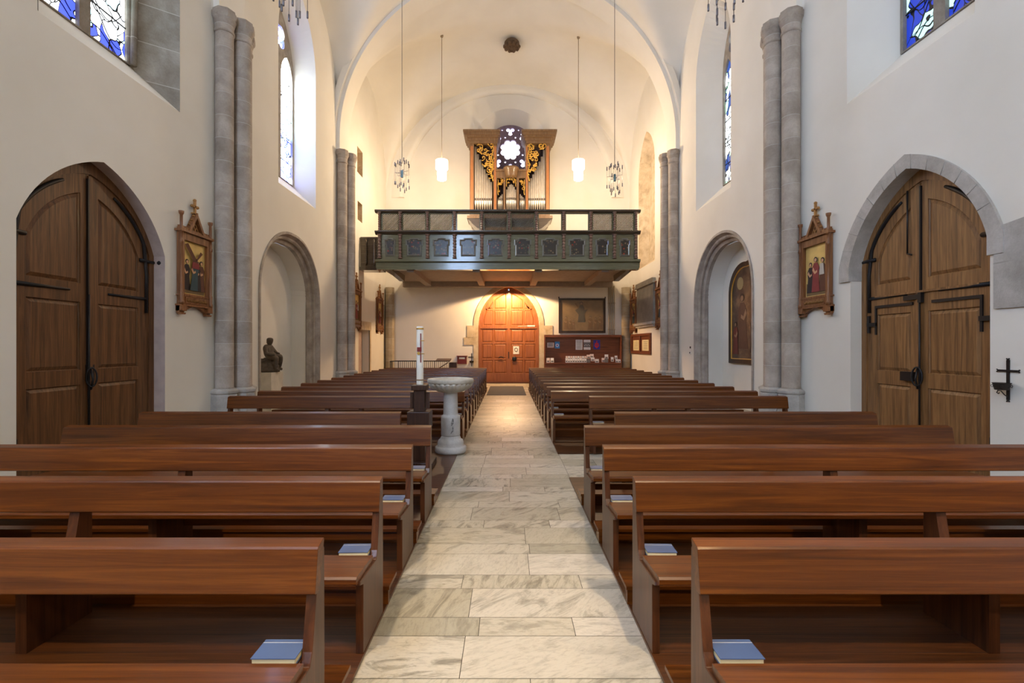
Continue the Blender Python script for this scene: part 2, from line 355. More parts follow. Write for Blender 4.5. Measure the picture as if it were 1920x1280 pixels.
# ------------------------------------------------------------------ vault
Z0 = 8.3
def vz(x, y, y0, y1, ha, hb):
    t = max(0, 1-(x/(XW+.01))**2); f = (y-y0)/(y1-y0); hx = (ha+(hb-ha)*f)*math.sqrt(t)
    s = (2*f-1); hy = math.sqrt(max(0, 1-s*s)); crown = (ha+(hb-ha)*f)
    hy *= 3.95+(crown-3.95)*(t**.8); k = .35
    d = max(k-abs(hx-hy), 0)/k
    return Z0+max(hx, hy)+d*d*k*.25
b = MB(); BAYS = [(YF, 2.9, 5.7, 5.7), (2.9, 9.27, 5.7, 5.7), (9.27, 15.62, 5.7, 5.72), (15.62, YB+.02, 5.72, 5.25)]
NX = 56
for (y0, y1, ha, hb) in BAYS:
    NY = 44; vs = []; fs = []
    for j in range(NY+1):
        f = .5-.5*math.cos(PI*j/NY); y = y0+(y1-y0)*f
        for i in range(NX+1):
            x = XW*math.sin(PI*(i/NX-.5)); vs.append((x, y, vz(x, y, y0, y1, ha, hb)))
    for j in range(NY):
        for i in range(NX): fs.append((j*(NX+1)+i, j*(NX+1)+i+1, (j+1)*(NX+1)+i+1, (j+1)*(NX+1)+i))
    b.add(vs, fs, 0, True)
struct(b.build('ceiling', PLASTER))
def cross_arch(y0, y1, name):
    b = MB(); rin, zc = 5.44, 8.42; loops = []
    for r, y in ((5.75, y0-.12), (5.56, y0-.12), (5.54, y0-.02), (rin, y0), (rin, y1), (5.54, y1+.02), (5.56, y1+.12), (5.75, y1+.12)):
        loops.append([(r*math.cos(PI), y, 8.0)]+[(r*math.cos(PI-PI*i/110), y, zc+r*math.sin(PI*i/110)) for i in range(111)]+[(r, y, 8.0)])
    b.loft(loops, 0, False, None, False)
    struct(b.build(name, PLASTER, loc=(0, (y0+y1)/2, 8), world=True))
cross_arch(15.2, 16.03, 'trim_1'); cross_arch(8.85, 9.69, 'trim_2')

# ------------------------------------------------------------------ clustered columns
def column(x, y, label):
    sg = 1 if x > 0 else -1; t = thing('clustered_column', label, 'column', (x, y, 0), 'grey stone wall columns')
    dx = .1*sg
    spots = [(dx, -.32), (-.06*sg, 0), (dx, .32)]
    for sx, sy in spots:
        b = MB(); b.lathe([(.168, .86), (.16, .9), (.158, 7.55), (.16, 7.6)], (sx, sy, 0), 20); b.build('shaft', GREY, t)
    b = MB()
    for sx, sy in spots:
        b.lathe([(.16, 7.6), (.178, 7.62), (.178, 7.65), (.16, 7.67), (.168, 7.76), (.19, 7.83), (.21, 7.87)], (sx, sy, 0), 16)
        b.lathe([(.212, 7.86), (.225, 7.9), (.225, 7.97), (.2, 7.98), (.2, 8.03)], (sx, sy, 0), 8, smooth=False)
    b.build('capital', GREY, t)
    b = MB()
    for sx, sy in spots:
        b.lathe([(.3, .0), (.3, .3), (.31, .31), (.31, .36), (.26, .44), (.25, .46), (.24, .74), (.23, .76), (.255, .79), (.255, .83), (.22, .85), (.18, .87)], (sx, sy, 0), 8, smooth=False)
    b.build('base', GREYB, t)
column(-5.3, 9.27, 'grey twin-shafted stone column between left side door and statue niche')
column(5.3, 9.27, 'grey twin-shafted stone column between right side door and painting niche')
column(-5.3, 15.62, 'slimmer-looking grey stone column by left end of organ gallery')
column(5.3, 15.62, 'slimmer-looking grey stone column by right end of organ gallery')
# corner shafts beside the rear wall
b = MB(); b.lathe([(.2, 0), (.2, 4.3)], (-5.32, 21.17, 0), 8, smooth=False); o = b.build('corner_pilaster', stone('corner_stone', (150, 136, 112), (172, 158, 134), (190, 178, 156), .5), loc=(0, 0, 0))
tag(o, 'plain stone corner shaft at left end of rear wall', 'pilaster')
b = MB(); b.lathe([(.2, 0), (.2, 4.3)], (5.33, 21.16, 0), 14); o = b.build('corner_pilaster', MC['corner_stone']); tag(o, 'rounded stone corner shaft beside the literature board', 'pilaster')

# ------------------------------------------------------------------ stone arches of niches, right door, rear door
def moulded(sections, name, mat, mp, loc):
    b = MB(); b.loft(sections, 0, False, mp, False); struct(b.build(name, mat, loc=loc, world=True))
def nichearch(side, name):
    n = NICHE[side]; mp = mapL if side == 'L' else mapR; L = []
    for ins, w_ in ((-.02, -.03), (-.02, .03), (.03, .035), (.05, -.02), (.07, -.07), (.11, -.07), (.13, -.1), (.12, -.16), (.16, -.18), (.2, -.2), (.2, -.31)):
        L.append(l3(arch(n[0]+ins, n[1]-ins, 0, n[3], n[4]-ins*1.3, 20), w_))
    moulded(L, name, ARCHS, mp, mp((n[0]+n[1])/2, 0, 0))
nichearch('L', 'trim_3'); nichearch('R', 'trim_4')
d = DOOR['R']; b = MB()
outer = arch(d[0]-.17, d[1]+.22, 2.72, 2.95, 4.34, 20, .24); inner = arch(d[0]+.006, d[1]-.006, 2.72, 2.95, 4.132, 20, .21)
b.loft([l3(inner, -.2), l3(inner, .035), l3(outer, .035), l3(outer, -.02)], 0, False, mapR)
for e in (0, -1): b.loft([[(outer[e][0], outer[e][1], .035), (inner[e][0], inner[e][1], .035)], [(outer[e][0], outer[e][1], -.02), (inner[e][0], inner[e][1], -.02)]], 0, False, mapR)
nj = 13
for k in range(1, nj):                                          # voussoir joints
    i = 2+int(k*(len(inner)-4)/nj); p, q = inner[i], outer[i]; b.tube([(p[0], p[1], .036), (q[0], q[1], .036)], .006, 4, 1, mapR)
b.prism([(4.55, 2.1), (4.55, 3.12), (d[0]-.06, 3.02), (d[0]-.06, 2.1)], -.02, .025, 0, mapR)
b.prism([(4.55, 2.62), (4.55, 2.635), (d[0]-.06, 2.62), (d[0]-.06, 2.605)], .02, .027, 1, mapR)
struct(b.build('trim_5', [ARCHL, GREYB], loc=mapR(6.5, 0, 0), world=True))
b = MB(); outer = arch(-1.56, 1.65, 0, 2.62, 4.62, 20); inner = arch(-1.34, 1.43, 0, 2.62, 4.38, 20)
b.loft([l3(inner, -.15), l3(inner, .03), l3(outer, .03), l3(outer, -.02)], 0, False, mapB)
for q in ((-1.86, 2.05, -1.45, 2.6), (-2.0, 1.72, -1.45, 2.06), (1.5, 2.15, 2.05, 2.6)): b.box(q[0], q[2], q[1], q[3], -.02, .026, 0, mapB)
struct(b.build('trim_6', stone('rear_door_stone', (176, 156, 126), (200, 182, 152), (216, 202, 176), 0, .85, .4, 3), loc=(0, YB, 0), world=True))
b = MB(); b.box(17.3, 19.0, 2.3, 2.62, -.02, .03, 0, mapL); b.box(18.85, 19.0, 0, 2.3, -.02, .02, 0, mapL); struct(b.build('trim_7', NICHES, loc=mapL(18, 0, 0), world=True))
b = MB()                                                       # stone far jamb of the nearest left window
a = WIN['L'][0]; o_, i_ = win_out(a), win_in(a)
far = [p for p in zip(o_, i_)][len(o_)//2:]
b.loft([[(p[0][0], p[0][1], .004) for p in far], [(p[0][0]-.02, p[0][1], -.02) for p in far], [(p[1][0]-.01, p[1][1], -GD+.02) for p in far]], 0, False, mapL)
for q in (0, 1): b.tube([(a[3]-.02, GSILL, -GD+.02+q*.07), (a[3]-.02+q*.06, 9.4, -GD+.02+q*.07)], .045, 8, 0, mapL)
near = [p for p in zip(o_, i_)][:len(o_)//2]
b.loft([[(p[0][0]+.005, p[0][1], .004) for p in near], [(p[1][0]+.01, p[1][1], -GD+.02) for p in near]], 0, False, mapL)
struct(b.build('trim_8', stone('jamb_stone', (136, 126, 114), (158, 150, 138), (186, 180, 170), .62, .85, .5, 2.5), loc=mapL(6.7, 6, 0), world=True))

# ------------------------------------------------------------------ windows
def window(n, side, a, mat, tracery):
    mp = mapL if side == 'L' else mapR; c = (a[2]+a[3])/2; root = sroot('window_%d' % n, mp(c, GSILL, -GD))
    b = MB(); b.prism(win_in(a), -GD-.06, -GD-.04, 0, mp); b.build('glass', mat, root, world=True)
    hw = (a[3]-a[2])/2; b = MB()
    o = win_in(a); cm = .09
    l1 = arch(a[2]+.05, c-cm, GSILL+.02, 9.0, 9.6, 8); l2 = arch(c+cm, a[3]-.05, GSILL+.02, 9.0, 9.6, 8)
    hs = [l1, l2, foil(c, 9.95, .17, .17, 4, 8, PI/4)]
    b.plate(o, hs, -GD-.03, -GD+.03, 0, mp)
    b.build('window_frame', tracery, root, world=True)
    b = MB()
    for z in (6.75, 7.35, 7.95, 8.55): b.tube([(a[2]+.04, z, -GD-.02), (a[3]-.04, z, -GD-.02)], .012, 5, 0, mp)
    b.build('saddle_bars', BLACK, root, world=True)
    # figure leading on the lower lights
    b = MB()
    for k in range(2):
        u0 = (a[2]+.08, c+cm+.04)[k]; wd = hw-cm-.14
        for j in range(5):
            z = GSILL+.1+j*.33; pts = [(u0+wd*t, z+.28*math.sin(t*3.2+j+k)*(.6+.4*math.sin(j)), -GD-.035) for t in [i/10 for i in range(11)]]
            b.tube(pts, .007, 4, 0, mp)
        b.tube([(u0+wd*.5+.16*math.cos(t), GSILL+1.15+.2*math.sin(t), -GD-.035) for t in [i*PI/8 for i in range(17)]], .008, 4, 0, mp)
    b.build('lead_lines', BLACK, root, world=True)
TRAC = stone('tracery_stone', (128, 120, 110), (150, 142, 132), (170, 164, 154), 0, .85, .4, 4)
GL1 = glass('stained_glass_north', (.03, .05, .5, 1), 3.6, 3.1, .72); GL2 = glass('stained_glass_north_far', (.10, .14, .8, 1), 16, 8.4, .62)
GR1 = glass('stained_glass_south', (.01, .03, .32, 1), 1.7, 12.2, .70, .1); GR2 = glass('stained_glass_south_far', (.02, .05, .2, 1), 2.2, 17.7, .62, .3)
window(1, 'L', WIN['L'][0], GL1, TRAC); window(2, 'L', WIN['L'][1], GL2, TRAC); window(3, 'L', WIN['L'][2], glass('stained_glass_bright', (.3, .4, 1, 1), 24, 5.5, .85, 0, (.50, .66, 1, 1)), TRAC)  # window_3 is unseen; its glass is boosted as a cool key light
window(4, 'R', WIN['R'][0], GR1, TRAC); window(5, 'R', WIN['R'][1], GR2, TRAC); window(6, 'R', WIN['R'][2], GR1, TRAC)
b = MB(); b.prism(cw, .08, .1, 0, lambda u, v, w: (u, YF-w, v)); g = b.build('glass', glass('added_window_glow', (.2, .3, .8, 1), 20, 30, .85, 0, (.56, .70, 1, 1)), sroot('window_7', (-4, YF, 5.6)), world=True)  # unseen glowing window, added for frontal light and a glare on the gallery
# rose window
root = sroot('window_8', (RU, YB+.5, RV-.02)); rv = RV-.02
b = MB(); hs = [foil(RU, rv, .33, .15, 8, 6, PI/8)]
for k in range(8):
    a_ = PI/2+k*PI/4; ccx, ccy = RU+.86*math.cos(a_), rv+.86*math.sin(a_)
    hs.append(foil(ccx, ccy, .115, .1, 3, 6, a_+PI/3))
for k in range(8):
    a_ = PI/2+PI/8+k*PI/4; hs.append(circ(RU+.99*math.cos(a_), rv+.99*math.sin(a_), .045, 6, a_)); hs.append(circ(RU+.62*math.cos(a_), rv+.62*math.sin(a_), .05, 8, a_))
b.plate(circ(RU, rv, 1.14, 48), hs, -.5, -.38, 0, mapB); b.build('window_frame', plain('rose_tracery', (120, 104, 122), .8), root, world=True)
b = MB(); b.prism(circ(RU, rv, 1.13, 40), -.56, -.54, 0, mapB)
t = NT('rose_glass'); mp_ = t.mapping((1, 1, 1), rnd=False); nn = t.noise(mp_.outputs[0], 5, 2)
rr_ = t.ramp(nn.outputs[0], [(.35, (.55, .5, 1, 1)), (.55, (1, 1, 1, 1))]); t.link(rr_.outputs[0], t.b.inputs['Emission Color']); t.b.inputs['Emission Strength'].default_value = 3.2
b.build('glass', t.m, root, world=True)

# ------------------------------------------------------------------ floor
def slabs():
    me_v = []; me_f = []; mats = []; cols = []
    def quad(x0, x1, y0, y1, z, m, c):
        k = len(me_v); me_v.extend([(x0, y0, z), (x1, y0, z), (x1, y1, z), (x0, y1, z)]); me_f.append((k, k+1, k+2, k+3)); mats.append(m); cols.append(c)
    quad(-6.3, 6.3, YF, YB+.3, -.004, 1, (0, 0, 0))
    y = -1.89; k = 0; g = .004
    while y < YB:
        d_ = (.35, .185)[k % 2]+R.uniform(-.008, .01); x = -.79 if y > -20 else 0
        while x < .79:
            L = R.uniform(.42, .98); x1 = min(.79, x+L)
            if .79-x1 < .22: x1 = .79
            quad(x+g/2, x1-g/2, y+g/2, y+d_-g/2, 0, 0, (R.random(), R.random(), .25+.75*R.random()**1.3)); x = x1
        y += d_; k += 1
    for x0, x1 in ((-6.3, -.79), (.79, 6.3)):
        y = YF; k = 0
        while y < YB:
            d_ = (.46, .36)[k % 2]; x = x0-R.random()*.6
            while x < x1:
                L = R.uniform(.5, 1.1); a0 = max(x0, x); a1 = min(x1, x+L)
                if a1-a0 > .02: quad(a0+g/2, a1-g/2, y+g/2, y+d_-g/2, 0, 0, (R.random(), R.random(), .3+.5*R.random()))
                x += L
            y += d_; k += 1
    me = bpy.data.meshes.new('floor'); me.from_pydata(me_v, [], me_f); me.materials.append(MARBLE); me.materials.append(GROUT)
    me.polygons.foreach_set('material_index', mats)
    at = me.color_attributes.new('slab', 'FLOAT_COLOR', 'CORNER')
    for p, c in zip(me.polygons, cols):
        for li in p.loop_indices: at.data[li].color = (*c, 1)
    o = bpy.data.objects.new('floor', me); COL.objects.link(o); struct(o)
slabs()
def platform(x0, x1, y0, y1, label):
    b = MB(); b.box(x0, x1, y0, y1, .002, .02); b.v = [(p[0], p[1], p[2]) for p in b.v]
    k = 0; y = y0+.12
    while y < y1-.05: b.box(x0+.01, x1-.01, y, y+.003, .0195, .0201, 1); y += .16
    tag(b.build('pew_platform', [PLAT, BLACK], loc=((x0+x1)/2, (y0+y1)/2, 0), world=True), label, 'platform', 'low wooden floors under the pews')
platform(-4.62, -.775, .5, 17.5, 'long low wooden floor under all the pews left of the aisle')
platform(.775, 4.62, .5, 5.93, 'low wooden floor under the five front pews right of the aisle')
platform(.775, 4.62, 7.28, 17.5, 'low wooden floor under the rear pews right of the aisle')

# ------------------------------------------------------------------ pews
EP = [(.015, .02), (.015, .45), (.012, .825), (.002, .838), (-.04, .838), (-.11, .46), (-.135, .415), (-.43, .43), (-.44, .415), (-.385, .395), (-.385, .02)]
def make_pew(L, label, loc, group, sg):
    t = thing('church_pew', label, 'pew', loc, group); h = L/2
    yz = lambda u, v, w: (w, u, v)
    for sx in (-1, 1):
        b = MB(); x = sx*h; b.prism(EP, x, x-sx*.042, 0, yz); b.build('end_panel', PEWV, t, bevel=.003)
    b = MB(); b.prism(EP, -.03, .03, 0, yz); b.build('middle_panel', PEWV, t)
    b = MB(); p = [(-.165, .452), (-.165, .418), (-.455, .425), (-.47, .435), (-.47, .46), (-.458, .47), (-.17, .455)]
    for s_ in (-1, 1): b.prism(p, s_*.0, s_*(h-.012), 0, yz)
    b.build('seat', PEWT, t)
    b = MB(); p = [(-.002, .873), (-.06, .858), (-.066, .85), (-.094, .682), (-.086, .676), (-.05, .676), (-.044, .684), (0, .862)]
    b.prism(p, -h-.004, h+.004, 0, yz); b.build('backrest', PEWT, t, bevel=.002)
    b = MB(); b.box(-h+.05, h-.05, -.09, -.06, .24, .30); b.build('stretcher', PEWT, t)
    b = MB(); b.box(-h-.02, h+.02, .085, .285, .12, .142)
    b.box(-h-.01, h+.01, .1, .125, .02, .12)
    for k in range(5): x = -h+.02+k*(2*h-.08)/4; b.box(x, x+.04, .1, .27, .02, .12)
    b.build('kneeler', PEWT, t)
    for x0, x1 in ((-h+.045, -h+(.21 if sg > 0 else .56)), (-.24, .24), (h-(.56 if sg > 0 else .21), h-.045)):
        b = MB(); b.box(x0, x1, -.172, -.045, .432, .442); b.build('book_ledge', PEWV, t)
    return t
PITCH = .935
rows = [1.98+PITCH*i for i in range(4)]+[5.77]+[7.58+.876*i for i in range(12)]
ORD = ['frontmost', 'second', 'third', 'fourth', 'fifth', 'sixth', 'seventh', 'eighth', 'ninth', 'tenth', 'eleventh', 'twelfth', 'thirteenth', 'fourteenth', 'fifteenth', 'sixteenth', 'last and farthest']
PROTO = {}
for side, sg in (('left', -1), ('right', 1)):
    for i, y in enumerate(rows):
        short = i in (4, 5); x0, x1 = (1.31, 4.48) if short else (.778, 4.47)
        if i >= 12 and side == 'right': pass
        lab = '%s%s brown wooden pew %s of the marble aisle' % ('short ' if short else '', ORD[i]+('' if i in (0, 16) else ' row'), side)
        if i == 0: lab = 'brown wooden pew nearest the camera, %s of the marble aisle' % side
        grp = 'pews %s of the aisle' % side; loc = (sg*(x0+x1)/2, y, 0)
        if (short, sg) not in PROTO: PROTO[short, sg] = make_pew(x1-x0, lab, loc, grp, sg)
        else: dup(PROTO[short, sg], loc, lab, grp)
# ------------------------------------------------------------------ hymn books
bk = None
def book(x, y, z, rz, label, group='hymn books lying on the pews'):
    global bk
    if bk is None:
        bk = thing('hymn_book', label, 'book', (x, y, z), group)
        b = MB(); b.box(-.087, .087, -.06, .06, 0, .003); b.box(-.087, .087, -.06, .06, .026, .029); b.box(-.087, .087, .057, .06, .002, .027); b.build('cover', BLUEB, bk)
        b = MB(); b.box(-.083, .083, -.056, .057, .003, .026); b.build('pages', PAGES, bk)
        b = MB(); b.box(-.087, .087, .038, .040, .029, .0293); b.build('stripe', WHITE, bk)
        o = bk
    else: o = dup(bk, (x, y, z), label, group)
    o.rotation_euler.z = rz; return o
def rowname(i): return {0: 'nearest pew', 16: 'farthest pew'}.get(i, ORD[i]+' pew')
for side, sg in (('left', -1), ('right', 1)):
    for i, y in enumerate(rows):
        x = (1.31 if i in (4, 5) else .778)+.13
        if i in (9, 12, 15): continue
        book(sg*x, y-.107, .4425, sg*-.03*(i % 3 == 1), 'blue hymn book on the aisle end of the %s %s of the aisle' % (rowname(i), side))
for i, lst in ((3, (-4.28, -4.03, -2.76, -2.50, 2.50, 2.76, 4.0, 4.28)), (7, (-4.28, -4.03, -2.76, -2.5, 2.5, 2.76, 4.03, 4.28))):
    for x in lst:
        side = 'left' if x < 0 else 'right'
        q = abs(x)
        pos = 'outermost' if q > 4.1 else 'second from its wall end' if q > 3.5 else 'wallward of the middle post' if q > 2.63 else 'aisleward of the middle post'
        book(x, rows[i]-.107, .4425, R.uniform(-.04, .04), 'blue hymn book on %s %s of the aisle, %s' % (rowname(i), side, pos))

# ------------------------------------------------------------------ doors
def inset(poly, d):
    c = (sum(p[0] for p in poly)/len(poly), sum(p[1] for p in poly)/len(poly)); out = []; n = len(poly)
    for i in range(n):
        p, q, r = Vector(poly[i-1]), Vector(poly[i]), Vector(poly[(i+1) % n])
        a = (q-p); e = (r-q)
        if a.length < 1e-6 or e.length < 1e-6: out.append(tuple(q)); continue
        a.normalize(); e.normalize(); na = Vector((-a.y, a.x)); ne = Vector((-e.y, e.x)); m = na+ne
        if m.length < 1e-6: m = na
        m.normalize(); k = d/max(.35, m.dot(na)); v = m*k
        if v.dot(Vector(c)-q) < 0: v = -v
        out.append(tuple(q+v))
    return out
def leafpoly(u0, u1, v0, v1, topf, n=10):       # quad whose top edge follows topf(u)
    top = [(u1+(u0-u1)*i/n, min(v1, topf(u1+(u0-u1)*i/n))) for i in range(n+1)]
    return [(u0, v0), (u1, v0)]+top
def archf(u0, u1, vs, va, sag=None):
    c = (u0+u1)/2; P = arcside((u1-u0)/2, va-vs, sag, 40)
    def f(u):
        x = -abs(u-c)
        if x <= P[0][0]: return vs
        for p, q in zip(P, P[1:]):
            if p[0] <= x <= q[0]: return vs+p[1]+(q[1]-p[1])*(x-p[0])/max(1e-9, q[0]-p[0])
        return va
    return f
def raised(b, poly, w, mp, m=0, depth=.02, bev=.045):
    i1 = inset(poly, .012); i2 = inset(poly, bev+.012)
    b.loft([l3(poly, w), l3(i1, w-.012), l3(i2, w+depth*.3)], m, True, mp); b.prism(i2, w+depth*.3-.002, w+depth*.3, m, mp)
def side_door(n, side, mat, label):
    mp = mapL if side == 'L' else mapR; u0, u1, _, vs, va = DOOR[side]; c = (u0+u1)/2+(.0 if side == 'L' else .06)
    W = -.2; root = sroot('door_%d' % n, mp((u0+u1)/2, 0, W))
    # frame
    b = MB(); sg = SAG[side]; o = arch(u0-.1, u1+.1, 0, vs, va+.08, 14, sg); i = arch(u0+.1, u1-.1, 0, vs, va-.17, 14, sg)
    b.loft([l3(o, W+.02), l3(i, W+.02), l3(i, W-.05)], 0, False, mp); b.build('door_frame', mat, root, world=True)
    f = archf(u0+.1, u1-.1, vs, va-.17, sg); g = archf(u0+.24, u1-.24, vs-.25, va-.42, sg)
    if side == 'L': top, mids = 2.52, ((1.36, 2.27), (.2, 1.16))
    else: top, mids = 2.62, ((1.30, 2.16), (.2, 1.10))
    for k, (a0, a1) in enumerate(((u0+.1, c-.008), (c+.008, u1-.1))):
        leaf = leafpoly(a0, a1, .02, 9, f, 14); inner = (a0+.2, a1-.13) if k == 0 else (a0+.13, a1-.2)
        pans = [leafpoly(inner[0], inner[1], top, 9, g, 10)]+[[(inner[0], z0), (inner[1], z0), (inner[1], z1), (inner[0], z1)] for z0, z1 in mids]
        b = MB(); b.plate(leaf, pans, W-.05, W, 0, mp); lo = b.build('door_leaf', mat, root, world=True)
        for p in pans:
            b = MB(); raised(b, p, W-.012, mp, 0, .03); o = b.build('door_panel', mat, lo); 
            me = o.data; org = Vector(lo['org'])
            for v in me.vertices: v.co -= org
            # hinge straps
        b = MB(); s_ = -1 if k == 0 else 1; e = a0 if k == 0 else a1
        arc = [(u, f(u)-.07) for u in [e-s_*(.04+.62*j/10) for j in range(11)]]; arc = [(e-s_*.05, 2.2), (e-s_*.045, 2.8)]+arc[1:]
        b.tube([(u, v, W+.008) for u, v in arc], [.028]*10+[.024, .02, .03], 6, 0, mp)
        b.tube([(e-s_*.06, 2.42, W+.008), (e-s_*.75, 2.42, W+.008)], [.028, .016], 6, 0, mp)
        b.tube([(e+s_*.12, 3.02, W+.01), (e-s_*.18, 3.02, W+.01)], .03, 6, 0, mp)
        b.ball((e+s_*.14, 3.02, W+.1), .055, 0, 8, 6, mp)
        for v, _ in ((.45, 0),): b.box(min(e, e-s_*.08), max(e, e-s_*.08), v-.14, v+.14, W, W+.025, 0, mp)
        if side == 'R':
            b.box(min(e-s_*.17, e-s_*.2), max(e-s_*.17, e-s_*.2), 1.85, 2.3, W, W+.02, 0, mp); b.box(min(e-s_*.2, e-s_*.85), max(e-s_*.2, e-s_*.85), 2.26, 2.3, W, W+.02, 0, mp)
            b.box(min(e-s_*.07, e-s_*.03), max(e-s_*.07, e-s_*.03), 1.88, 2.15, W, W+.03, 0, mp)
            b.box(min(e-s_*.2, e-s_*.03), max(e-s_*.2, e-s_*.03), 1.98, 2.04, W, W+.035, 0, mp)
        q = b.build('strap_hinge', IRON, lo)
        for v in q.data.vertices: v.co -= Vector(lo['org'])
    b = MB()                                                       # cover strip, bolts, lock, handle
    b.box(c-.035, c+.03, .05, va-.2, W, W+.022, 0, mp); b.build('cover_strip', mat, root, world=True)
    b = MB(); b.box(c-.05, c-.03, 1.3 if side == 'L' else 2.45, va-.24, W, W+.03, 0, mp); b.tube([(c-.04, .5, W+.03), (c-.04, 2.38, W+.03)], .014, 6, 0, mp)
    if side == 'R':
        b.tube([(c+.17, 3.0, W+.02), (c+.17, 3.9, W+.02)], .012, 6, 0, mp); b.tube([(c+.17, 3.0, W+.02), (c+.1, 2.97, W+.02)], .012, 6, 0, mp)
        b.box(c-.02, c+.22, 2.33, 2.40, W, W+.04, 0, mp); b.box(c-.08, c-.03, 2.28, 2.42, W, W+.05, 0, mp)
        b.box(u0+.3, u1-.28, 2.42, 2.45, W, W+.03, 1, mp)
    b.build('door_bolt', [IRON, mat], root, world=True)
    b = MB()
    if side == 'R': b.box(c+.03, c+.25, 1.18, 1.31, W, W+.06, 0, mp)
    else: b.box(c-.06, c+.06, 1.2, 1.42, W, W+.02, 0, mp)
    b.tube([(c-.02+.05*math.sin(t), 1.25+.13*math.cos(t), W+.05+.03*math.sin(t)) for t in [i*PI/8 for i in range(17)]], .012, 6, 0, mp)
    b.tube([(c-.01, 1.36, W+.03), (c-.03, 1.22, W+.08), (c-.01, 1.08, W+.03)], .014, 6, 0, mp)
    b.build('door_handle', IRON, root, world=True)
side_door(1, 'L', DOORW, ''); side_door(2, 'R', DOORR, '')
# main door under the gallery
W = -.16; root = sroot('door_3', (.045, YB+.16, 0)); c = .045; u0, u1 = -1.34, 1.43
f = archf(u0, u1, 2.62, 4.38); g = archf(u0+.17, u1-.17, 2.5, 4.16)
b = MB(); b.loft([l3(arch(u0, u1, 0, 2.62, 4.38), W+.05), l3(arch(u0+.08, u1-.08, 0, 2.62, 4.29), W+.05), l3(arch(u0+.08, u1-.08, 0, 2.62, 4.29), W-.05)], 0, False, mapB); b.build('door_frame', DOORB, root, world=True)
for k in (0, 1):
    a0, a1 = u0+.06, c-.03; m_ = (a0+a1)/2-.02; pans = []; mpd = mapB if k == 0 else (lambda u, v, w: mapB(2*c-u, v, w))
    for v0, v1 in ((.42, 1.02), (1.1, 1.76), (1.84, 2.42)):
        for x0, x1 in ((a0+.1, m_-.03), (m_+.03, a1-.08)): pans.append([(x0, v0), (x1, v0), (x1, v1), (x0, v1)])
    far_, ner = (a0+.16, m_-.03), (m_+.03, a1-.08)
    pans.append(leafpoly(far_[0], far_[1], 2.62, 3.3, g, 6)); pans.append([(ner[0], 2.62), (ner[1], 2.62), (ner[1], 3.3), (ner[0], 3.3)])
    pans.append(leafpoly(ner[0], ner[1], 3.38, 9, g, 8))
    pans.append(leafpoly(far_[0]+.1, far_[1], 3.38, 9, g, 6))
    b = MB(); b.plate(leafpoly(a0, a1, .02, 9, f, 14), pans, W-.05, W, 0, mpd); lo = b.build('door_leaf', DOORB, root, world=True)
    for p in pans:
        b = MB(); raised(b, p, W-.01, mpd, 0, .03); o = b.build('door_panel', DOORB, lo)
        for v in o.data.vertices: v.co -= Vector(lo['org'])
b = MB(); b.box(u0, u1, 2.47, 2.55, W, W+.03, 0, mapB); b.box(c-.04, c+.04, .02, 4.2, W, W+.04, 0, mapB); b.build('transom', DOORB, root, world=True)
b = MB(); b.box(.9, 1.25, 2.56, 2.62, W+.0, W+.035, 0, mapB); b.tube([(.9, 2.58, W+.02), (.45, 2.57, W+.01)], .008, 6, 0, mapB); b.build('door_closer', WHITE, root, world=True)
b = MB(); b.box(c-.02, c+.02, 1.1, 1.4, W+.04, W+.06, 0, mapB)
b.ball((c+.26, 1.08, W+.05), .11, 0, 12, 8, mapB, (1, 1, .3)); b.tube([(c-.35+.1*math.cos(t), 1.1+.08*math.sin(t), W+.06) for t in [PI*i/8 for i in range(9)]], .02, 6, 0, mapB); b.build('door_handle', IRON, root, world=True)
b = MB(); b.box(.25, .52, 1.3, 1.66, W+.002, W+.008, 0, mapB)
b.tube([(.385+.07*math.cos(t), 1.5+.08*math.sin(t), W+.01) for t in [PI*i/8 for i in range(16)]], .012, 5, 1, mapB, True); o = b.build('paper_notice', [WHITE, BLACK], root, world=True); o['label'] = 'white notice with a round emblem'
b = MB(); b.box(-1.5, 1.6, 20.95, YB+.25, 0, .05); struct(b.build('trim_9', PLAT))
b = MB(); b.box(-.72, .63, 15.9, 19.4, .0, .012); tag(b.build('door_mat', CARPET, loc=(-.05, 17.6, 0), world=True), 'dark grey mat on the aisle before the main door', 'mat')

# ------------------------------------------------------------------ Stations of the Cross
def figure(b, u, v, h, robe, skin, hair, mp, w, lean=0):
    hw = h*.15
    b.prism([(u-hw*1.15, v), (u+hw*1.15, v), (u+hw*.85+lean*.4, v+h*.45), (u+hw*1.0+lean*.7, v+h*.68), (u+hw*.45+lean, v+h*.82), (u-hw*.45+lean, v+h*.82), (u-hw*1.0+lean*.7, v+h*.68), (u-hw*.8+lean*.4, v+h*.45)], w, w+.004, robe, mp)
    b.prism(circ(u+lean, v+h*.91, h*.075, 10), w, w+.005, hair, mp); b.prism(circ(u+lean*1.1, v+h*.895, h*.052, 10), w, w+.0065, skin, mp)
    b.prism([(u-hw*.9, v+h*.62), (u-hw*.2, v+h*.5), (u+hw*.5, v+h*.55), (u+hw*.4, v+h*.61), (u-hw*.1, v+h*.57), (u-hw*.6, v+h*.7)], w, w+.006, skin, mp)
PMAT = [plain('icon_gold_ground', (214, 184, 112), .5, .2), plain('icon_earth', (120, 98, 66), .8), plain('icon_red', (132, 56, 54), .8), plain('icon_teal', (58, 78, 84), .8), plain('icon_dark', (52, 42, 42), .8), plain('icon_skin', (206, 160, 124), .8), plain('icon_white', (190, 182, 170), .8), plain('icon_brown', (98, 62, 46), .8)]
SGOLD = plain('worn_gilding', (158, 116, 66), .5, .3)
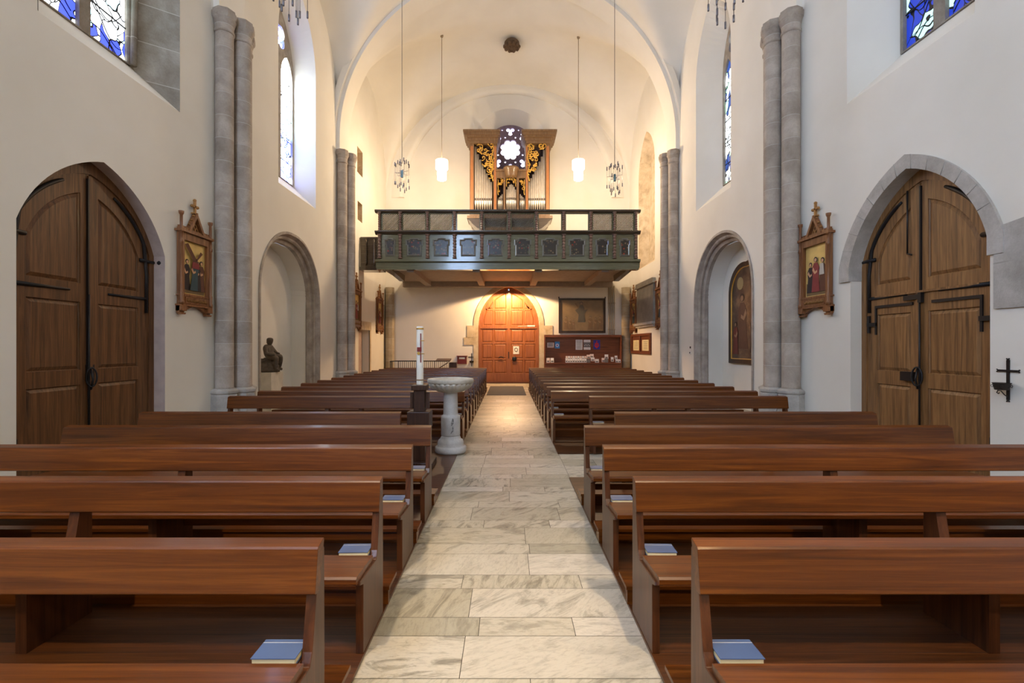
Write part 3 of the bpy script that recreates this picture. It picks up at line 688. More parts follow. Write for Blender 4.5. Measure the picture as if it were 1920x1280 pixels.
def station(side, uc, v0, label, kind, sc=1.0):
    base = mapL if side == 'L' else mapR
    mp0 = lambda u, v, w: base(uc+(u*sc if side == 'L' else -u*sc), v0+v*sc, w*sc)
    # u to the viewer's right on either wall
    mp = mp0
    t = thing('station_of_the_cross', label, 'wall carving', base(uc, v0, 0), 'carved Stations of the Cross on the walls')
    def bl(b, name, mats, **k): return b.build(name, mats, t, world=True, **k)
    b = MB()
    b.plate([(-.4, .14), (.4, .14), (.4, 1.5), (-.4, 1.5)], [[(-.315, .34), (.315, .34), (.315, 1.29), (-.315, 1.29)]], .01, .09, 0, mp)
    b.plate([(-.42, 0), (-.3, 0)]+[(-.3+.6*i/10, .02+.1*math.sin(PI*i/10)) for i in range(11)]+[(.3, 0), (.42, 0), (.42, .15), (-.42, .15)], [], .01, .07, 0, mp)
    b.box(-.45, .45, 1.42, 1.46, .0, .13, 0, mp); b.box(-.43, .43, .12, .15, 0, .11, 0, mp); b.box(-.42, .42, .3, .325, 0, .1, 0, mp)
    for s_ in (-1, 1): b.box(s_*.36-.06, s_*.36+.06, .03, .14, .0, .12, 0, mp); b.prism([(s_*.36-.07, .0), (s_*.36+.07, .0), (s_*.36+.05, -.03), (s_*.36-.05, -.03)], .02, .1, 0, mp)
    for k in range(13):
        u = -.39+.065*k
        if abs(u) > .2: b.box(u-.02, u+.02, 1.46, 1.53, .03, .08, 0, mp)
    bl(b, 'frame', STFR)
    for s_ in (-1, 1):
        b = MB(); u = s_*.4; lm = lambda x, y, z, u=u: mp(u+x, z, .09+y)
        b.lathe([(.04, .14), (.04, .2), (.03, .22), (.033, .35), (.024, .37), (.024, 1.2), (.036, 1.22), (.036, 1.26), (.026, 1.28), (.026, 1.4), (.05, 1.42), (.03, 1.46), (.024, 1.48), (.024, 1.7), (.04, 1.73), (.045, 1.77), (.02, 1.775)], (0, 0, 0), 8, mp=lm)
        bl(b, 'colonnette', STFR)
    b = MB(); b.plate([(-.25, 1.42), (.25, 1.42), (0, 1.84)], [[(-.17, 1.46), (.17, 1.46), (0, 1.75)]], .02, .11, 0, mp); b.prism([(-.2, 1.43), (.2, 1.43), (0, 1.78)], .02, .05, 0, mp)
    for s_ in (-1, 1):
        for k in range(4): f_ = .15+.22*k; b.ball((s_*.27*(1-f_), 1.42+.42*f_+.02, .07), .022, 1, 6, 4, mp)
    for k in range(3): a = PI/2+2*PI*k/3; b.tube([(.045*math.cos(a)+.04*math.cos(q), 1.54+.045*math.sin(a)+.04*math.sin(q), .06) for q in [PI*j/5 for j in range(10)]], .009, 5, 1, mp, True)
    bl(b, 'gable', [STFR, SGOLD])
    b = MB(); b.box(-.018, .018, 1.82, 2.06, .04, .075, 0, mp); b.box(-.07, .07, 1.94, 1.975, .04, .075, 0, mp); b.box(-.05, .05, 1.82, 1.845, .02, .09, 0, mp)
    for u, v in ((-.075, 1.957), (.075, 1.957), (0, 2.07)): b.ball((u, v, .057), .03, 0, 8, 5, mp)
    o = bl(b, 'cross', SGOLD)
    b = MB(); b.box(-.3, .3, .165, .285, .085, .1, 1, mp)
    for k in range(22):                                           # gilded lettering of the caption
        u = -.27+.0255*k; b.tube([(u, .19+.02*(k % 3 == 0), .104), (u+.006, .26-.02*(k % 4 == 1), .104), (u+.014, .235, .104), (u+.012, .195, .104)], .0035, 4, 0, mp)
    bl(b, 'caption', [SGOLD, STFR])
    b = MB(); b.box(-.32, .32, .33, 1.3, .02, .035, 0, mp); b.prism([(-.29, .36), (.29, .36), (.29, .55), (0, .5), (-.29, .6)], .035, .038, 1, mp)
    if kind == 0:
        for k, (u, h, r, le) in enumerate(((-.17, .58, 4, 0), (.18, .62, 7, 0), (.0, .66, 2, .0))): figure(b, u, .42, h, r, 5, 4, mp, .038+.008*k, le)
        b.prism([(.1, .72), (.24, .72), (.22, .92), (.13, .93)], .058, .06, 6, mp)
    else:
        for k, (u, h, r, le) in enumerate(((-.2, .56, 4, .02), (.2, .58, 7, 0), (.08, .56, 4, 0), (-.03, .6, 3, .06))): figure(b, u, .42, h, r, 5, 4, mp, .038+.008*k, le)
        b.prism([(-.28, 1.22), (-.2, 1.25), (.1, .9), (.03, .85)], .072, .076, 7, mp); b.prism([(.0, .95), (.05, .98), (.2, 1.12), (.14, 1.15)], .072, .076, 7, mp)
        b.prism([(-.1, .82), (.1, .82), (.1, .92), (-.08, .94)], .073, .077, 2, mp)
    bl(b, 'picture', PMAT)
station('L', 8.24, 2.24, 'carved station on left wall beside the near column, figures under a diagonal cross beam', 1, .96)
station('R', 8.38, 2.24, 'carved station on right wall beside the near column, red-robed figure between two others', 0, .96)
station('L', 17.05, 2.25, 'carved station on left wall just past the far column, mostly hidden', 0)
station('L', 20.15, 2.22, 'carved station on left wall under the gallery, right of the small doorway', 0)
station('R', 16.9, 2.3, 'carved station on right wall just past the far column, mostly hidden', 1)
station('R', 20.5, 2.25, 'carved station on right wall between the corner shaft and grey tablet', 1)

# ------------------------------------------------------------------ paintings, tablet, notice case
OILD = NT('dark_oil_painting'); mp_ = OILD.mapping((1, 1, 1)); n_ = OILD.noise(mp_.outputs[0], 2.2, 5, .6, .6)
r_ = OILD.ramp(n_.outputs[0], [(.3, s2l((40, 30, 26))), (.5, s2l((74, 58, 46))), (.62, s2l((104, 86, 66))), (.75, s2l((140, 118, 88)))]); OILD.link(r_.outputs[0], OILD.b.inputs['Base Color']); OILD.b.inputs['Roughness'].default_value = .32; OIL = OILD.m
FRM = wood('dark_frame', (34, 24, 18), (50, 36, 26), (64, 48, 36), 'z', .4, .2)
t = thing('oil_painting', 'dark arched oil painting hanging inside the right-hand wall niche', 'painting', (6.27, 12.25, 1.3))
mp = lambda u, v, w: (XW+.72-w, u, v)
o_ = arch(11.3, 13.2, 1.2, 3.1, 3.88); i_ = arch(11.42, 13.08, 1.32, 3.05, 3.76)
b = MB(); b.loft([l3(o_, .0), l3(o_, .06), l3(i_, .05), l3(i_, .02)], 0, True, mp); b.build('frame', FRM, t, world=True)
b = MB(); q_ = arch(11.44, 13.06, 1.34, 3.04, 3.74); b.loft([l3(i_, .052), l3(q_, .03)], 0, True, mp); b.build('gilt_edge', GOLD, t, world=True)
b = MB(); b.prism(i_, .015, .025, 0, mp)
figure(b, 12.45, 1.6, 1.5, 2, 3, 1, mp, .025, .05); figure(b, 11.9, 1.5, 1.1, 1, 3, 1, mp, .03); figure(b, 12.85, 1.45, .9, 4, 3, 1, mp, .03); b.prism(circ(12.6, 3.35, .17, 16), .025, .03, 5, mp)
b.build('canvas', [OIL, plain('oil_dark', (44, 32, 28), .5), plain('oil_umber', (84, 60, 48), .5), plain('oil_flesh', (138, 112, 90), .5), plain('oil_crimson', (92, 36, 32), .5), plain('oil_halo', (150, 134, 96), .5)], t, world=True)
t = thing('oil_painting', 'wide dark oil painting with a central robed figure, right of main door', 'painting', (3.4, YB, 2.3))
b = MB(); mp = mapB; b.plate([(2.32, 2.26), (4.45, 2.26), (4.45, 3.84), (2.32, 3.84)], [[(2.42, 2.36), (4.35, 2.36), (4.35, 3.75), (2.42, 3.75)]], 0, .06, 0, mp)
for x, z in ((2.33, 3.84), (4.44, 3.84)): b.lathe([(.02, 0), (.03, .03), (.008, .08)], (x, YB-.03, z), 6)
b.build('frame', FRM, t, world=True)
b = MB(); b.box(2.4, 4.37, 2.34, 3.77, .01, .03, 0, mp); figure(b, 3.35, 2.75, .95, 1, 3, 1, mp, .031); b.prism([(3.05, 3.6), (3.1, 3.63), (3.32, 3.35), (3.25, 3.3)], .034, .038, 2, mp)
for u, h in ((2.65, .6), (2.85, .5), (3.75, .62), (4.0, .55), (4.2, .6), (3.0, .42)): figure(b, u, 2.42, h, 2, 3, 1, mp, .034)
b.prism([(3.18, 2.78), (3.52, 2.78), (3.46, 3.1), (3.64, 3.34), (3.5, 3.32), (3.4, 3.44), (3.26, 3.42), (3.06, 3.3), (3.24, 3.08)], .04, .043, 1, mp)
b.build('canvas', [plain('faded_oil', (128, 108, 78), .4), plain('oil_slate', (88, 84, 74), .5), plain('oil_ochre', (116, 94, 66), .5), plain('oil_flesh2', (146, 120, 92), .5)], t, world=True)
t = thing('memorial_tablet', 'large grey stone tablet high on the right wall beyond the far column', 'tablet', (XW, 18.7, 2.6))
b = MB(); b.box(17.6, 19.85, 2.6, 4.05, 0.002, .1, 0, mapR); b.prism([(17.5, 4.05), (19.95, 4.05), (19.85, 4.25), (17.6, 4.25)], 0, .14, 0, mapR); b.build('slab', stone('tablet_stone', (104, 104, 100), (126, 124, 118), (148, 144, 136), 0, .5, .2, 2), t, world=True)
b = MB(); b.box(17.45, 19.98, 2.5, 2.6, 0, .2, 0, mapR); b.box(17.5, 19.9, 2.42, 2.5, 0, .13, 0, mapR); b.build('ledge', ARCHL, t, world=True)
t = thing('notice_case', 'brown framed wall case holding two papers, on right wall', 'notice case', (XW, 19.5, 1.35))
b = MB(); b.plate([(18.1, 1.34), (20.95, 1.34), (20.95, 2.18), (18.1, 2.18)], [[(18.25, 1.44), (19.45, 1.44), (19.45, 2.08), (18.25, 2.08)], [(19.6, 1.44), (20.8, 1.44), (20.8, 2.08), (19.6, 2.08)]], 0, .07, 0, mapR); b.build('frame', BROWN, t, world=True)
b = MB(); b.box(18.2, 20.85, 1.4, 2.1, 0, .02, 0, mapR); b.build('backing', BROWN, t, world=True)
for u in (18.4, 19.75):
    b = MB(); b.box(u, u+.9, 1.48, 1.92, .02, .026, 0, mapR)
    for k in range(5): b.box(u+.15, u+.7, 1.55+.07*k, 1.565+.07*k, .026, .028, 1, mapR)
    b.build('paper_sheet', [PAGES, plain('grey_print', (130, 124, 120), .8)], t, world=True)

# ------------------------------------------------------------------ literature board with posters and leaflets
t = thing('literature_board', 'brown wooden literature board with posters and leaflets, right of main door', 'board', (3.36, 21.1, 0))
mp = lambda u, v, w: (u, 21.2-w, v)
b = MB(); b.box(1.66, 5.06, 0, 2.06, 0, .05, 0, mp); b.build('back_panel', BROWN, t, world=True)
b = MB(); b.box(1.64, 5.08, 2.06, 2.17, 0, .24, 0, mp); b.build('top_box', BROWN, t, world=True)
for x in (1.64, 5.04): b = MB(); b.box(x, x+.04, 0, 2.08, 0, .3, 0, mp); b.build('side_panel', BROWN, t, world=True)
b = MB(); b.box(1.68, 5.04, .86, .9, .05, .34, 0, mp); b.box(1.68, 5.04, .86, .93, .33, .35, 0, mp); b.build('shelf', BROWN, t, world=True)
b = MB(); b.box(1.68, 5.04, 0, .84, .05, .3, 0, mp); b.box(3.34, 3.36, .05, .8, .3, .305, 1, mp); b.build('cupboard_front', [BROWN, BLACK], t, world=True)
PT = [plain('poster_white', (226, 224, 226), .6), plain('poster_blue', (60, 130, 196), .6), plain('poster_navy', (48, 48, 150), .6), plain('poster_red', (196, 40, 60), .6), plain('poster_grey', (110, 106, 108), .6), plain('poster_pink', (226, 206, 198), .6)]
def poster(x, z, w_, h_, label, m, deco):
    t_ = thing('poster', label, 'poster', (x, 21.14, z), 'papers pinned to the literature board'); b = MB(); b.box(x, x+w_, z, z+h_, .052, .056, m, mp)
    if deco == 'lines':
        for k in range(8): b.box(x+.04, x+w_-.04, z+.05+k*h_/9, z+.065+k*h_/9, .056, .058, 4, mp)
    if deco == 'ring': b.prism(circ(x+w_/2, z+h_*.45, w_*.34, 16), .056, .058, 0, mp); b.prism(circ(x+w_/2, z+h_*.45, w_*.2, 12), .058, .06, 1, mp); b.prism(circ(x+w_/2, z+h_*.45, w_*.1, 10), .06, .061, 3, mp)
    if deco == 'photo': b.box(x, x+w_, z+h_*.25, z+h_*.75, .056, .058, 4, mp); [b.prism(circ(x+w_*(.15+.17*k), z+h_*(.42+.08*(k % 2)), w_*.06, 6), .058, .06, 0, mp) for k in range(5)]
    if deco == 'red': b.prism(circ(x+w_/2, z+h_*.42, w_*.34, 14), .056, .058, 3, mp); b.box(x+w_*.42, x+w_*.58, z+h_*.1, z+h_*.92, .058, .06, 3, mp); b.box(x+w_*.2, x+w_*.8, z+h_*.62, z+h_*.68, .058, .06, 3, mp); b.box(x+w_*.3, x+w_*.7, z+h_*.4, z+h_*.46, .06, .062, 2, mp)
    b.build('sheet', PT, t_, world=True)
poster(1.78, 1.6, .30, .22, 'pale landscape sheet at left end of the literature board', 5, 'lines'); poster(2.12, 1.56, .22, .31, 'light blue poster with a round emblem on the board', 1, 'ring')
poster(3.06, 1.5, .31, .45, 'white text sheet in the middle of the board', 0, 'lines'); poster(3.42, 1.5, .31, .45, 'black and white photo poster on the board', 0, 'photo')
poster(3.86, 1.52, .3, .42, 'dark blue poster with red shape on the board', 2, 'red')
def leaf(x, z, w_, h_, m, label, tilt=0, y=.3):
    b = MB(); b.box(-w_/2, w_/2, 0, .008, 0, h_, m); b.box(-w_*.36, w_*.36, -.001, .0, h_*.1, h_*.45, 4); o = b.build('leaflet', PT, loc=(x, 21.2-y, z)); o.rotation_euler = (-.18, tilt, 0)
    tag(o, label, 'leaflet', 'leaflets on the shelf of the literature board')
N9 = ['leftmost', 'second from left', 'third from left', 'fourth from left', 'middle', 'fourth from right', 'third from right', 'second from right', 'rightmost']
for i, (x, m) in enumerate(((1.80, 5), (1.98, 0))): leaf(x, .93, .15, .21, m, ('pale' if m == 5 else 'white')+' leaflet at the left end of the board shelf')
for i in range(9):
    leaf(2.62+i*.105, .93, .095, .18 if i % 3 else .2, 0, 'white narrow leaflet, %s in the long front row' % N9[i]); leaf(2.64+i*.105, 1.07, .09, .15, 0 if i % 2 else 5, 'small card, %s in the raised back row' % N9[i], 0, .2)
for (x, z, m, l_) in ((3.62, 1.12, 5, 'top left'), (3.76, 1.15, 5, 'topmost'), (3.8, 1.0, 0, 'middle'), (3.6, .93, 4, 'dark lower left'), (3.98, .93, 0, 'lower right')): leaf(x, z, .17, .16, m, l_+' leaflet of the mixed pile right of the long row', 0, .22+.02*(z < 1.1)+.04*(z < 1))
for (x, z, m, l_) in ((4.28, .95, 5, 'lower left'), (4.42, 1.1, 0, 'upper'), (4.4, .93, 4, 'dark lower right')): leaf(x, z, .16, .19, m, l_+' leaflet in the photo cluster right of the mixed pile', 0, .24-.03*(z > 1)+.03*(m == 4))
leaf(4.66, .98, .12, .2, 0, 'white card with blue bar standing alone near shelf right end')
for (x, z, l_) in ((4.84, 1.09, 'upper'), (4.87, .93, 'lower left'), (4.99, .93, 'lower right')): leaf(x, z, .12, .15, 0, l_+' small leaflet in the last cluster at the shelf right end', 0, .24+.03*(z < 1))

# ------------------------------------------------------------------ pipes, collection box, stoups, railing on the rear wall
t = thing('wall_conduit', 'bundle of grey pipes running down rear wall right of wide painting', 'pipe', (4.72, YB, 2))
for k in range(4): b = MB(); b.tube([(4.6+.08*k, YB-.05, 1.4), (4.6+.08*k, YB-.05, 4.4)], .025, 6); b.build('pipe', plain('pipe_grey', (150, 138, 118), .6), t, world=True)
for z in (2.4, 3.6): b = MB(); b.box(4.56, 4.88, z, z+.04, .03, .09, 0, mapB); b.build('clamp', plain('pipe_grey', (150, 138, 118), .6), t, world=True)
t = thing('collection_box', 'small red-brown collection box with white label on the rear wall', 'box', (-2.2, YB, .9)); 
b = MB(); b.box(-2.28, -1.86, .86, 1.2, .0, .2, 0, mapB); b.box(-2.31, -1.83, 1.2, 1.23, 0, .23, 0, mapB); b.build('body', wood('redwood', (80, 26, 20), (110, 40, 32), (130, 54, 42)), t, world=True)
b = MB(); b.box(-2.2, -1.94, 1.08, 1.16, .2, .205, 0, mapB); b.build('paper_label', WHITE, t, world=True)
def stoup(mp, loc, label, s=1.0):
    t = thing('holy_water_stoup', label, 'holy water stoup', loc, 'iron holy water stoups')
    b = MB(); b.box(-.025*s, .025*s, -.32*s, .42*s, .0, .012, 0, mp); b.box(-.17*s, .17*s, .2*s, .24*s, .0, .014, 0, mp)
    for (u, v) in ((-.17, .22), (.17, .22), (0, .42), (0, -.32)):
        for q in (-1, 1):
            du, dv = (math.copysign(.03, u) if u else q*.025), ((q*.025) if u else math.copysign(.03, v)); b.tube([(u*s, v*s, .008), ((u+du)*s, (v+dv)*s, .008)], .012*s, 5, 0, mp)
    b.build('cross', IRON, t, world=True)
    b = MB(); lm = lambda x, y, z: mp(x, z, .13*s+y)
    b.lathe([(.095*s, -.13*s), (.1*s, -.12*s), (.125*s, -.01*s), (.14*s, 0), (.13*s, .0), (.11*s, -.03*s)], (0, 0, 0), 14, mp=lm)
    for k in range(8): a = 2*PI*k/8; b.tube([((.125*math.cos(a)+.0)*s+.02*s*math.cos(q), (-.06+.025*math.sin(q))*s, .13*s+.125*s*math.sin(a)) for q in [j*PI/3 for j in range(6)]], .005*s, 4, 0, mp, True)
    b.build('basin', plain('stoup_iron', (58, 52, 48), .5, .4), t, world=True)
    b = MB(); b.tube([(0, -.26*s, .01), (0, -.22*s, .08*s), (0, -.15*s, .14*s), (0, -.14*s, .2*s), (0, -.18*s, .22*s), (0, -.2*s, .19*s), (0, -.18*s, .17*s)], .009*s, 5, 0, mp); b.build('bracket', IRON, t, world=True)
stoup(lambda u, v, w: mapR(5.2+u, 1.27+v, w), mapR(5.2, 1.27, 0), 'black iron cross with water basin on right wall beside the near door', .6)
stoup(lambda u, v, w: mapB(-1.64+u, 1.0+v, w), mapB(-1.64, 1.0, 0), 'small black iron cross with basin on rear wall left of main door', .75)
t = thing('iron_railing', 'black iron stair railing along the rear wall behind the left pews', 'railing', (-3.5, 20, 0))
b = MB(); pts = [(-4.86, 19.4, 1.03), (-4.86, 19.8, 1.03), (-4.7, 20.0, 1.03), (-2.55, 20.0, 1.03)]; b.tube(pts, .025, 6); b.tube([(p[0], p[1], .2) for p in pts], .02, 6); b.build('handrail', IRON, t, world=True)
for k in range(26): b = MB(); x = -4.66+k*.086; b.tube([(x, 20, .0 if k % 9 == 0 else .2), (x, 20, 1.03)], .018 if k % 9 == 0 else .01, 5); b.build('baluster', IRON, t, world=True)
for k in range(4): b = MB(); b.tube([(-4.86, 19.4+k*.13, .0 if k == 0 else .2), (-4.86, 19.4+k*.13, 1.03)], .012, 5); b.build('baluster', IRON, t, world=True)
t = thing('reading_stand', 'dark slanted reading stand at right end of the iron railing', 'stand', (-2.5, 19.7, 0))
b = MB(); b.box(-2.45, -2.15, 19.65, 19.95, 0, .98); b.build('cabinet', DWOOD, t, world=True)
b = MB(); b.prism([(19.5, 1.02), (20.0, 1.1), (20.0, 1.14), (19.5, 1.06)], -3.0, -2.4, 0, lambda u, v, w: (w, u, v)); b.tube([(-2.95, 19.7, .7), (-2.5, 19.7, .98)], .02, 5); b.build('desk_top', DWOOD, t, world=True)

# ------------------------------------------------------------------ statue in the left niche
b = MB(); b.box(-6.24, -5.72, 11.35, 11.95, 0, 1.03); o = b.build('plinth', plain('plinth_white', (212, 204, 188), .7), loc=(-5.98, 11.65, 0), world=True, bevel=.004); tag(o, 'cream square plinth under the seated statue in the left niche', 'plinth')
t = thing('seated_statue', 'dark brown seated figure statue on the cream plinth', 'statue', (-5.95, 11.65, 1.035))
me = bpy.data.meshes.new('body'); 
J = [((0, 0, .33), .13), ((0, .02, .45), .125), ((.0, .0, .58), .14), ((.03, -.01, .67), .06), ((.05, -.02, .73), .075), ((.06, -.02, .80), .085), ((.06, -.02, .85), .06),
     ((.12, -.1, .34), .1), ((.27, -.12, .36), .075), ((.26, -.12, .2), .055), ((.25, -.12, .07), .045), ((.32, -.12, .055), .03),
     ((.12, .1, .34), .1), ((.26, .14, .4), .075), ((.22, .16, .2), .055), ((.2, .16, .07), .045), ((.28, .17, .055), .03),
     ((-.0, -.15, .6), .065), ((.06, -.21, .46), .05), ((.17, -.14, .42), .04), ((.23, -.1, .42), .035),
     ((-.0, .15, .6), .065), ((.08, .22, .47), .05), ((.18, .13, .44), .04), ((.24, .1, .45), .035)]
E = [(0, 1), (1, 2), (2, 3), (3, 4), (4, 5), (5, 6), (0, 7), (7, 8), (8, 9), (9, 10), (10, 11), (0, 12), (12, 13), (13, 14), (14, 15), (15, 16), (2, 17), (17, 18), (18, 19), (19, 20), (2, 21), (21, 22), (22, 23), (23, 24)]
me.from_pydata([j[0] for j in J], E, []); me.materials.append(BRONZE); bo = bpy.data.objects.new('body', me); COL.objects.link(bo); bo.parent = t
sm = bo.modifiers.new('skin', 'SKIN'); 
if not me.skin_vertices: me.attributes  # layer is created with the modifier below
import bmesh
bm = bmesh.new(); bm.from_mesh(me); ly = bm.verts.layers.skin.verify(); bm.verts.ensure_lookup_table()
for i, (p, r) in enumerate(J): bm.verts[i][ly].radius = (r, r); bm.verts[i][ly].use_root = (i == 0)
bm.to_mesh(me); bm.free(); sb = bo.modifiers.new('sub', 'SUBSURF'); sb.levels = 2; sb.render_levels = 2; sm.use_smooth_shade = True
b = MB()
for k in range(34):
    a = R.uniform(0, 2*PI); r = R.uniform(.05, .24); z = R.uniform(.0, .3)
    b.tube([(r*math.cos(a+q*.5)*(1-z*.8), r*math.sin(a+q*.5)*(1-z*.8), max(.05, z*.9+.03*math.sin(q*2)+.03)) for q in range(5)], [.03, .045, .05, .04, .02], 6)
b.lathe([(.27, 0), (.28, .05), (.22, .2), (.14, .33)], (0, 0, 0), 14, flute=.08, fl_n=7); b.build('rock_seat', BRONZE, t)

# ------------------------------------------------------------------ font and Paschal candle
t = thing('baptismal_font', 'pale stone font with fluted bowl on a pillar beside the aisle', 'font', (-.895, 7.36, 0))
b = MB(); b.lathe([(.235, .02), (.245, .05), (.245, .1), (.225, .115), (.2, .125), (.205, .17), (.19, .21), (.165, .225), (.15, .26), (.14, .29)], n=28); b.build('foot', FONTP, t)
b = MB(); b.lathe([(.145, .28), (.15, .3), (.15, .56), (.148, .585), (.118, .6), (.115, .62), (.108, .94), (.112, .96)], n=28); b.build('pillar', FONTP, t)
b = MB(); b.lathe([(.115, .95), (.2, .97), (.28, 1.01), (.325, 1.06), (.345, 1.1)], n=96, flute=.035, fl_n=24); b.lathe([(.335, 1.09), (.35, 1.1), (.362, 1.115), (.362, 1.15), (.355, 1.165), (.33, 1.168), (.3, 1.15), (.2, 1.09), (.02, 1.07)], n=48); b.build('bowl', FONTM, t)
b = MB(); dm = lambda u, v, w: (u, -.1515-w+.012*(abs(u)/.05)**2, v)
for z, s in ((.35, .035), (.41, .012), (.47, .03), (.53, .02)): b.prism([(.05-s, z-.02), (.05+s, z-.02), (.05+s*.3, z+.03), (.05-s*.3, z+.03)], .0, .004, 0, dm)
for k in range(5): b.prism(circ(.05+.02*math.cos(k*1.3), .5+.018*math.sin(k*2), .01, 6), 0, .004, 0, dm)
b.build('engraved_plant', plain('engraving', (120, 118, 118), .8), t)
t = thing('paschal_candle', 'tall white Easter candle with red cross on a dark wooden stand', 'candle', (-1.215, 6.5, 0))
b = MB(); b.lathe([(.05, 1.14), (.048, 1.15), (.048, 1.945), (.03, 1.95)], n=20); b.build('candle', WAX, t)
b = MB(); b.lathe([(.0495, 1.905), (.051, 1.907), (.051, 1.925), (.0495, 1.927)], n=20); b.build('brass_ring', GOLD, t)
b = MB(); b.lathe([(.0495, 1.2), (.051, 1.202), (.051, 1.215), (.0495, 1.217)], n=20); b.build('brass_ring', plain('dull_brass', (150, 120, 90), .5), t)
b = MB(); b.box(.012, .026, -.052, -.045, 1.45, 1.85, 0); b.box(-.03, .03, -.056, -.046, 1.6, 1.66, 0)
for z in (1.57, 1.75): b.tube([(.02, -.05, z), (.07, -.055, z)], .006, 5, 1)
b.prism(circ(-.01, 1.575, .022, 12), .049, .056, 1, lambda u, v, w: (u, -w, v)); b.build('wax_cross', [RED, GOLD], t)
b = MB(); b.box(-.105, .105, -.105, .105, 1.07, 1.14); b.build('stand_top', DWOOD, t, bevel=.006)
b = MB(); b.box(-.075, .075, -.075, .075, .78, 1.07); b.box(-.13, -.085, -.04, .04, .82, 1.04); b.box(.085, .13, -.04, .04, .82, 1.04); b.build('stand_column', DWOOD, t, bevel=.004)
b = MB(); b.box(-.15, .15, -.15, .15, .55, .78); b.box(-.085, .085, -.085, .085, .1, .55); b.build('stand_shaft', DWOOD, t, bevel=.006)
b = MB(); b.box(-.2, .2, -.2, .2, .02, .1); b.build('stand_base', DWOOD, t, bevel=.008)

# ------------------------------------------------------------------ organ gallery
GY = 16.9; mg = lambda u, v, w: (u, GY-w, v)
t = thing('organ_gallery', 'green painted wooden organ gallery with carved front across the rear bay', 'gallery', (0, GY, 4.45))
B = lambda b, n, m, **k: b.build(n, m, t, world=True, **k)
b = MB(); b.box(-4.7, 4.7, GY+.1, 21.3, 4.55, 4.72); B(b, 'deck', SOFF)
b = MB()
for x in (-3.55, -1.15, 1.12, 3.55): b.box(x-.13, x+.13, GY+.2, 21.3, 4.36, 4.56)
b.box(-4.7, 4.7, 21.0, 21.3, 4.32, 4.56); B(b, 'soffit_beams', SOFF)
for x in (-4.3, 4.42):
    b = MB(); b.prism([(GY+.15, 4.56), (GY+.15, 4.42), (GY+2.2, 4.3), (GY+2.3, 4.56)], x-.1, x+.1, 0, lambda u, v, w: (w, u, v)); B(b, 'side_bracket', GREEND)
b = MB(); b.box(-4.72, 4.72, GY-.02, GY+.25, 4.42, 4.75)
b.prism([(-.12, 4.7), (-.12, 4.78), (.1, 4.78), (.1, 4.5), (.0, 4.48), (-.02, 4.66)], -4.75, 4.75, 0, lambda u, v, w: (w, GY+u, v)); B(b, 'base_moulding', GREEN)
b = MB(); b.prism([(-.1, 6.47), (-.13, 6.5), (-.13, 6.55), (.1, 6.55), (.1, 6.45), (-.04, 6.45)], -4.76, 4.76, 0, lambda u, v, w: (w, GY+u, v)); B(b, 'top_rail', GREEND)
b = MB(); b.prism([(-.1, 5.73), (-.13, 5.76), (-.13, 5.8), (.08, 5.8), (.08, 5.68), (-.04, 5.68)], -4.76, 4.76, 0, lambda u, v, w: (w, GY+u, v)); B(b, 'middle_rail', GREEND)
PX = [-4.6, -3.86, -2.88, -1.91, -.93, .05, 1.03, 2.01, 2.98, 3.83, 4.6]
b = MB(); b.box(-4.68, 4.68, GY+.0, GY+.05, 4.75, 5.7); B(b, 'parapet_boards', GREEN)
for i, x in enumerate(PX):
    b = MB(); n_ = 7
    for z0, z1, r_ in ((4.86, 5.62, .06), (5.84, 6.42, .052)):
        prof = [(r_*.7, z0-.06), (r_*1.2, z0-.05), (r_*1.2, z0-.01), (r_*.6, z0)]
        for k in range(n_):
            for q in range(6): a = q/6; prof.append((r_*(.55+.5*math.sin(PI*a)), z0+(z1-z0)*(k+a)/n_))
        prof += [(r_*.6, z1), (r_*1.4, z1+.03), (r_*1.5, z1+.05), (r_*.8, z1+.055)]
        b.lathe(prof, (x, GY-.07, 0), 10)
    B(b, 'turned_column', TWIST)
    b = MB(); b.box(x-.06, x+.06, GY-.01, GY+.04, 5.78, 6.47); B(b, 'upright', GREEN)
FLW = NT('painted_flowers'); mp_ = FLW.mapping((1, 1, 1)); v_ = FLW.add('TexVoronoi'); v_.inputs['Scale'].default_value = 13; FLW.link(mp_.outputs[0], v_.inputs['Vector'])
hs_ = FLW.add('SeparateColor'); FLW.link(v_.outputs['Color'], hs_.inputs[0]); cr_ = FLW.ramp(hs_.outputs[0], [(0, s2l((46, 40, 38))), (.45, s2l((92, 78, 62))), (.62, s2l((128, 108, 84))), (.78, s2l((76, 84, 58))), (.9, s2l((150, 60, 42)))]); cr_.color_ramp.interpolation = 'CONSTANT'
lt_ = FLW.add('Math', operation='LESS_THAN'); FLW.link(v_.outputs['Distance'], lt_.inputs[0]); lt_.inputs[1].default_value = .42
mm_ = FLW.add('MixRGB'); FLW.link(lt_.outputs[0], mm_.inputs[0]); mm_.inputs[1].default_value = s2l((44, 40, 38)); FLW.link(cr_.outputs[0], mm_.inputs[2]); FLW.link(mm_.outputs[0], FLW.b.inputs['Base Color']); FLW.b.inputs['Roughness'].default_value = .22
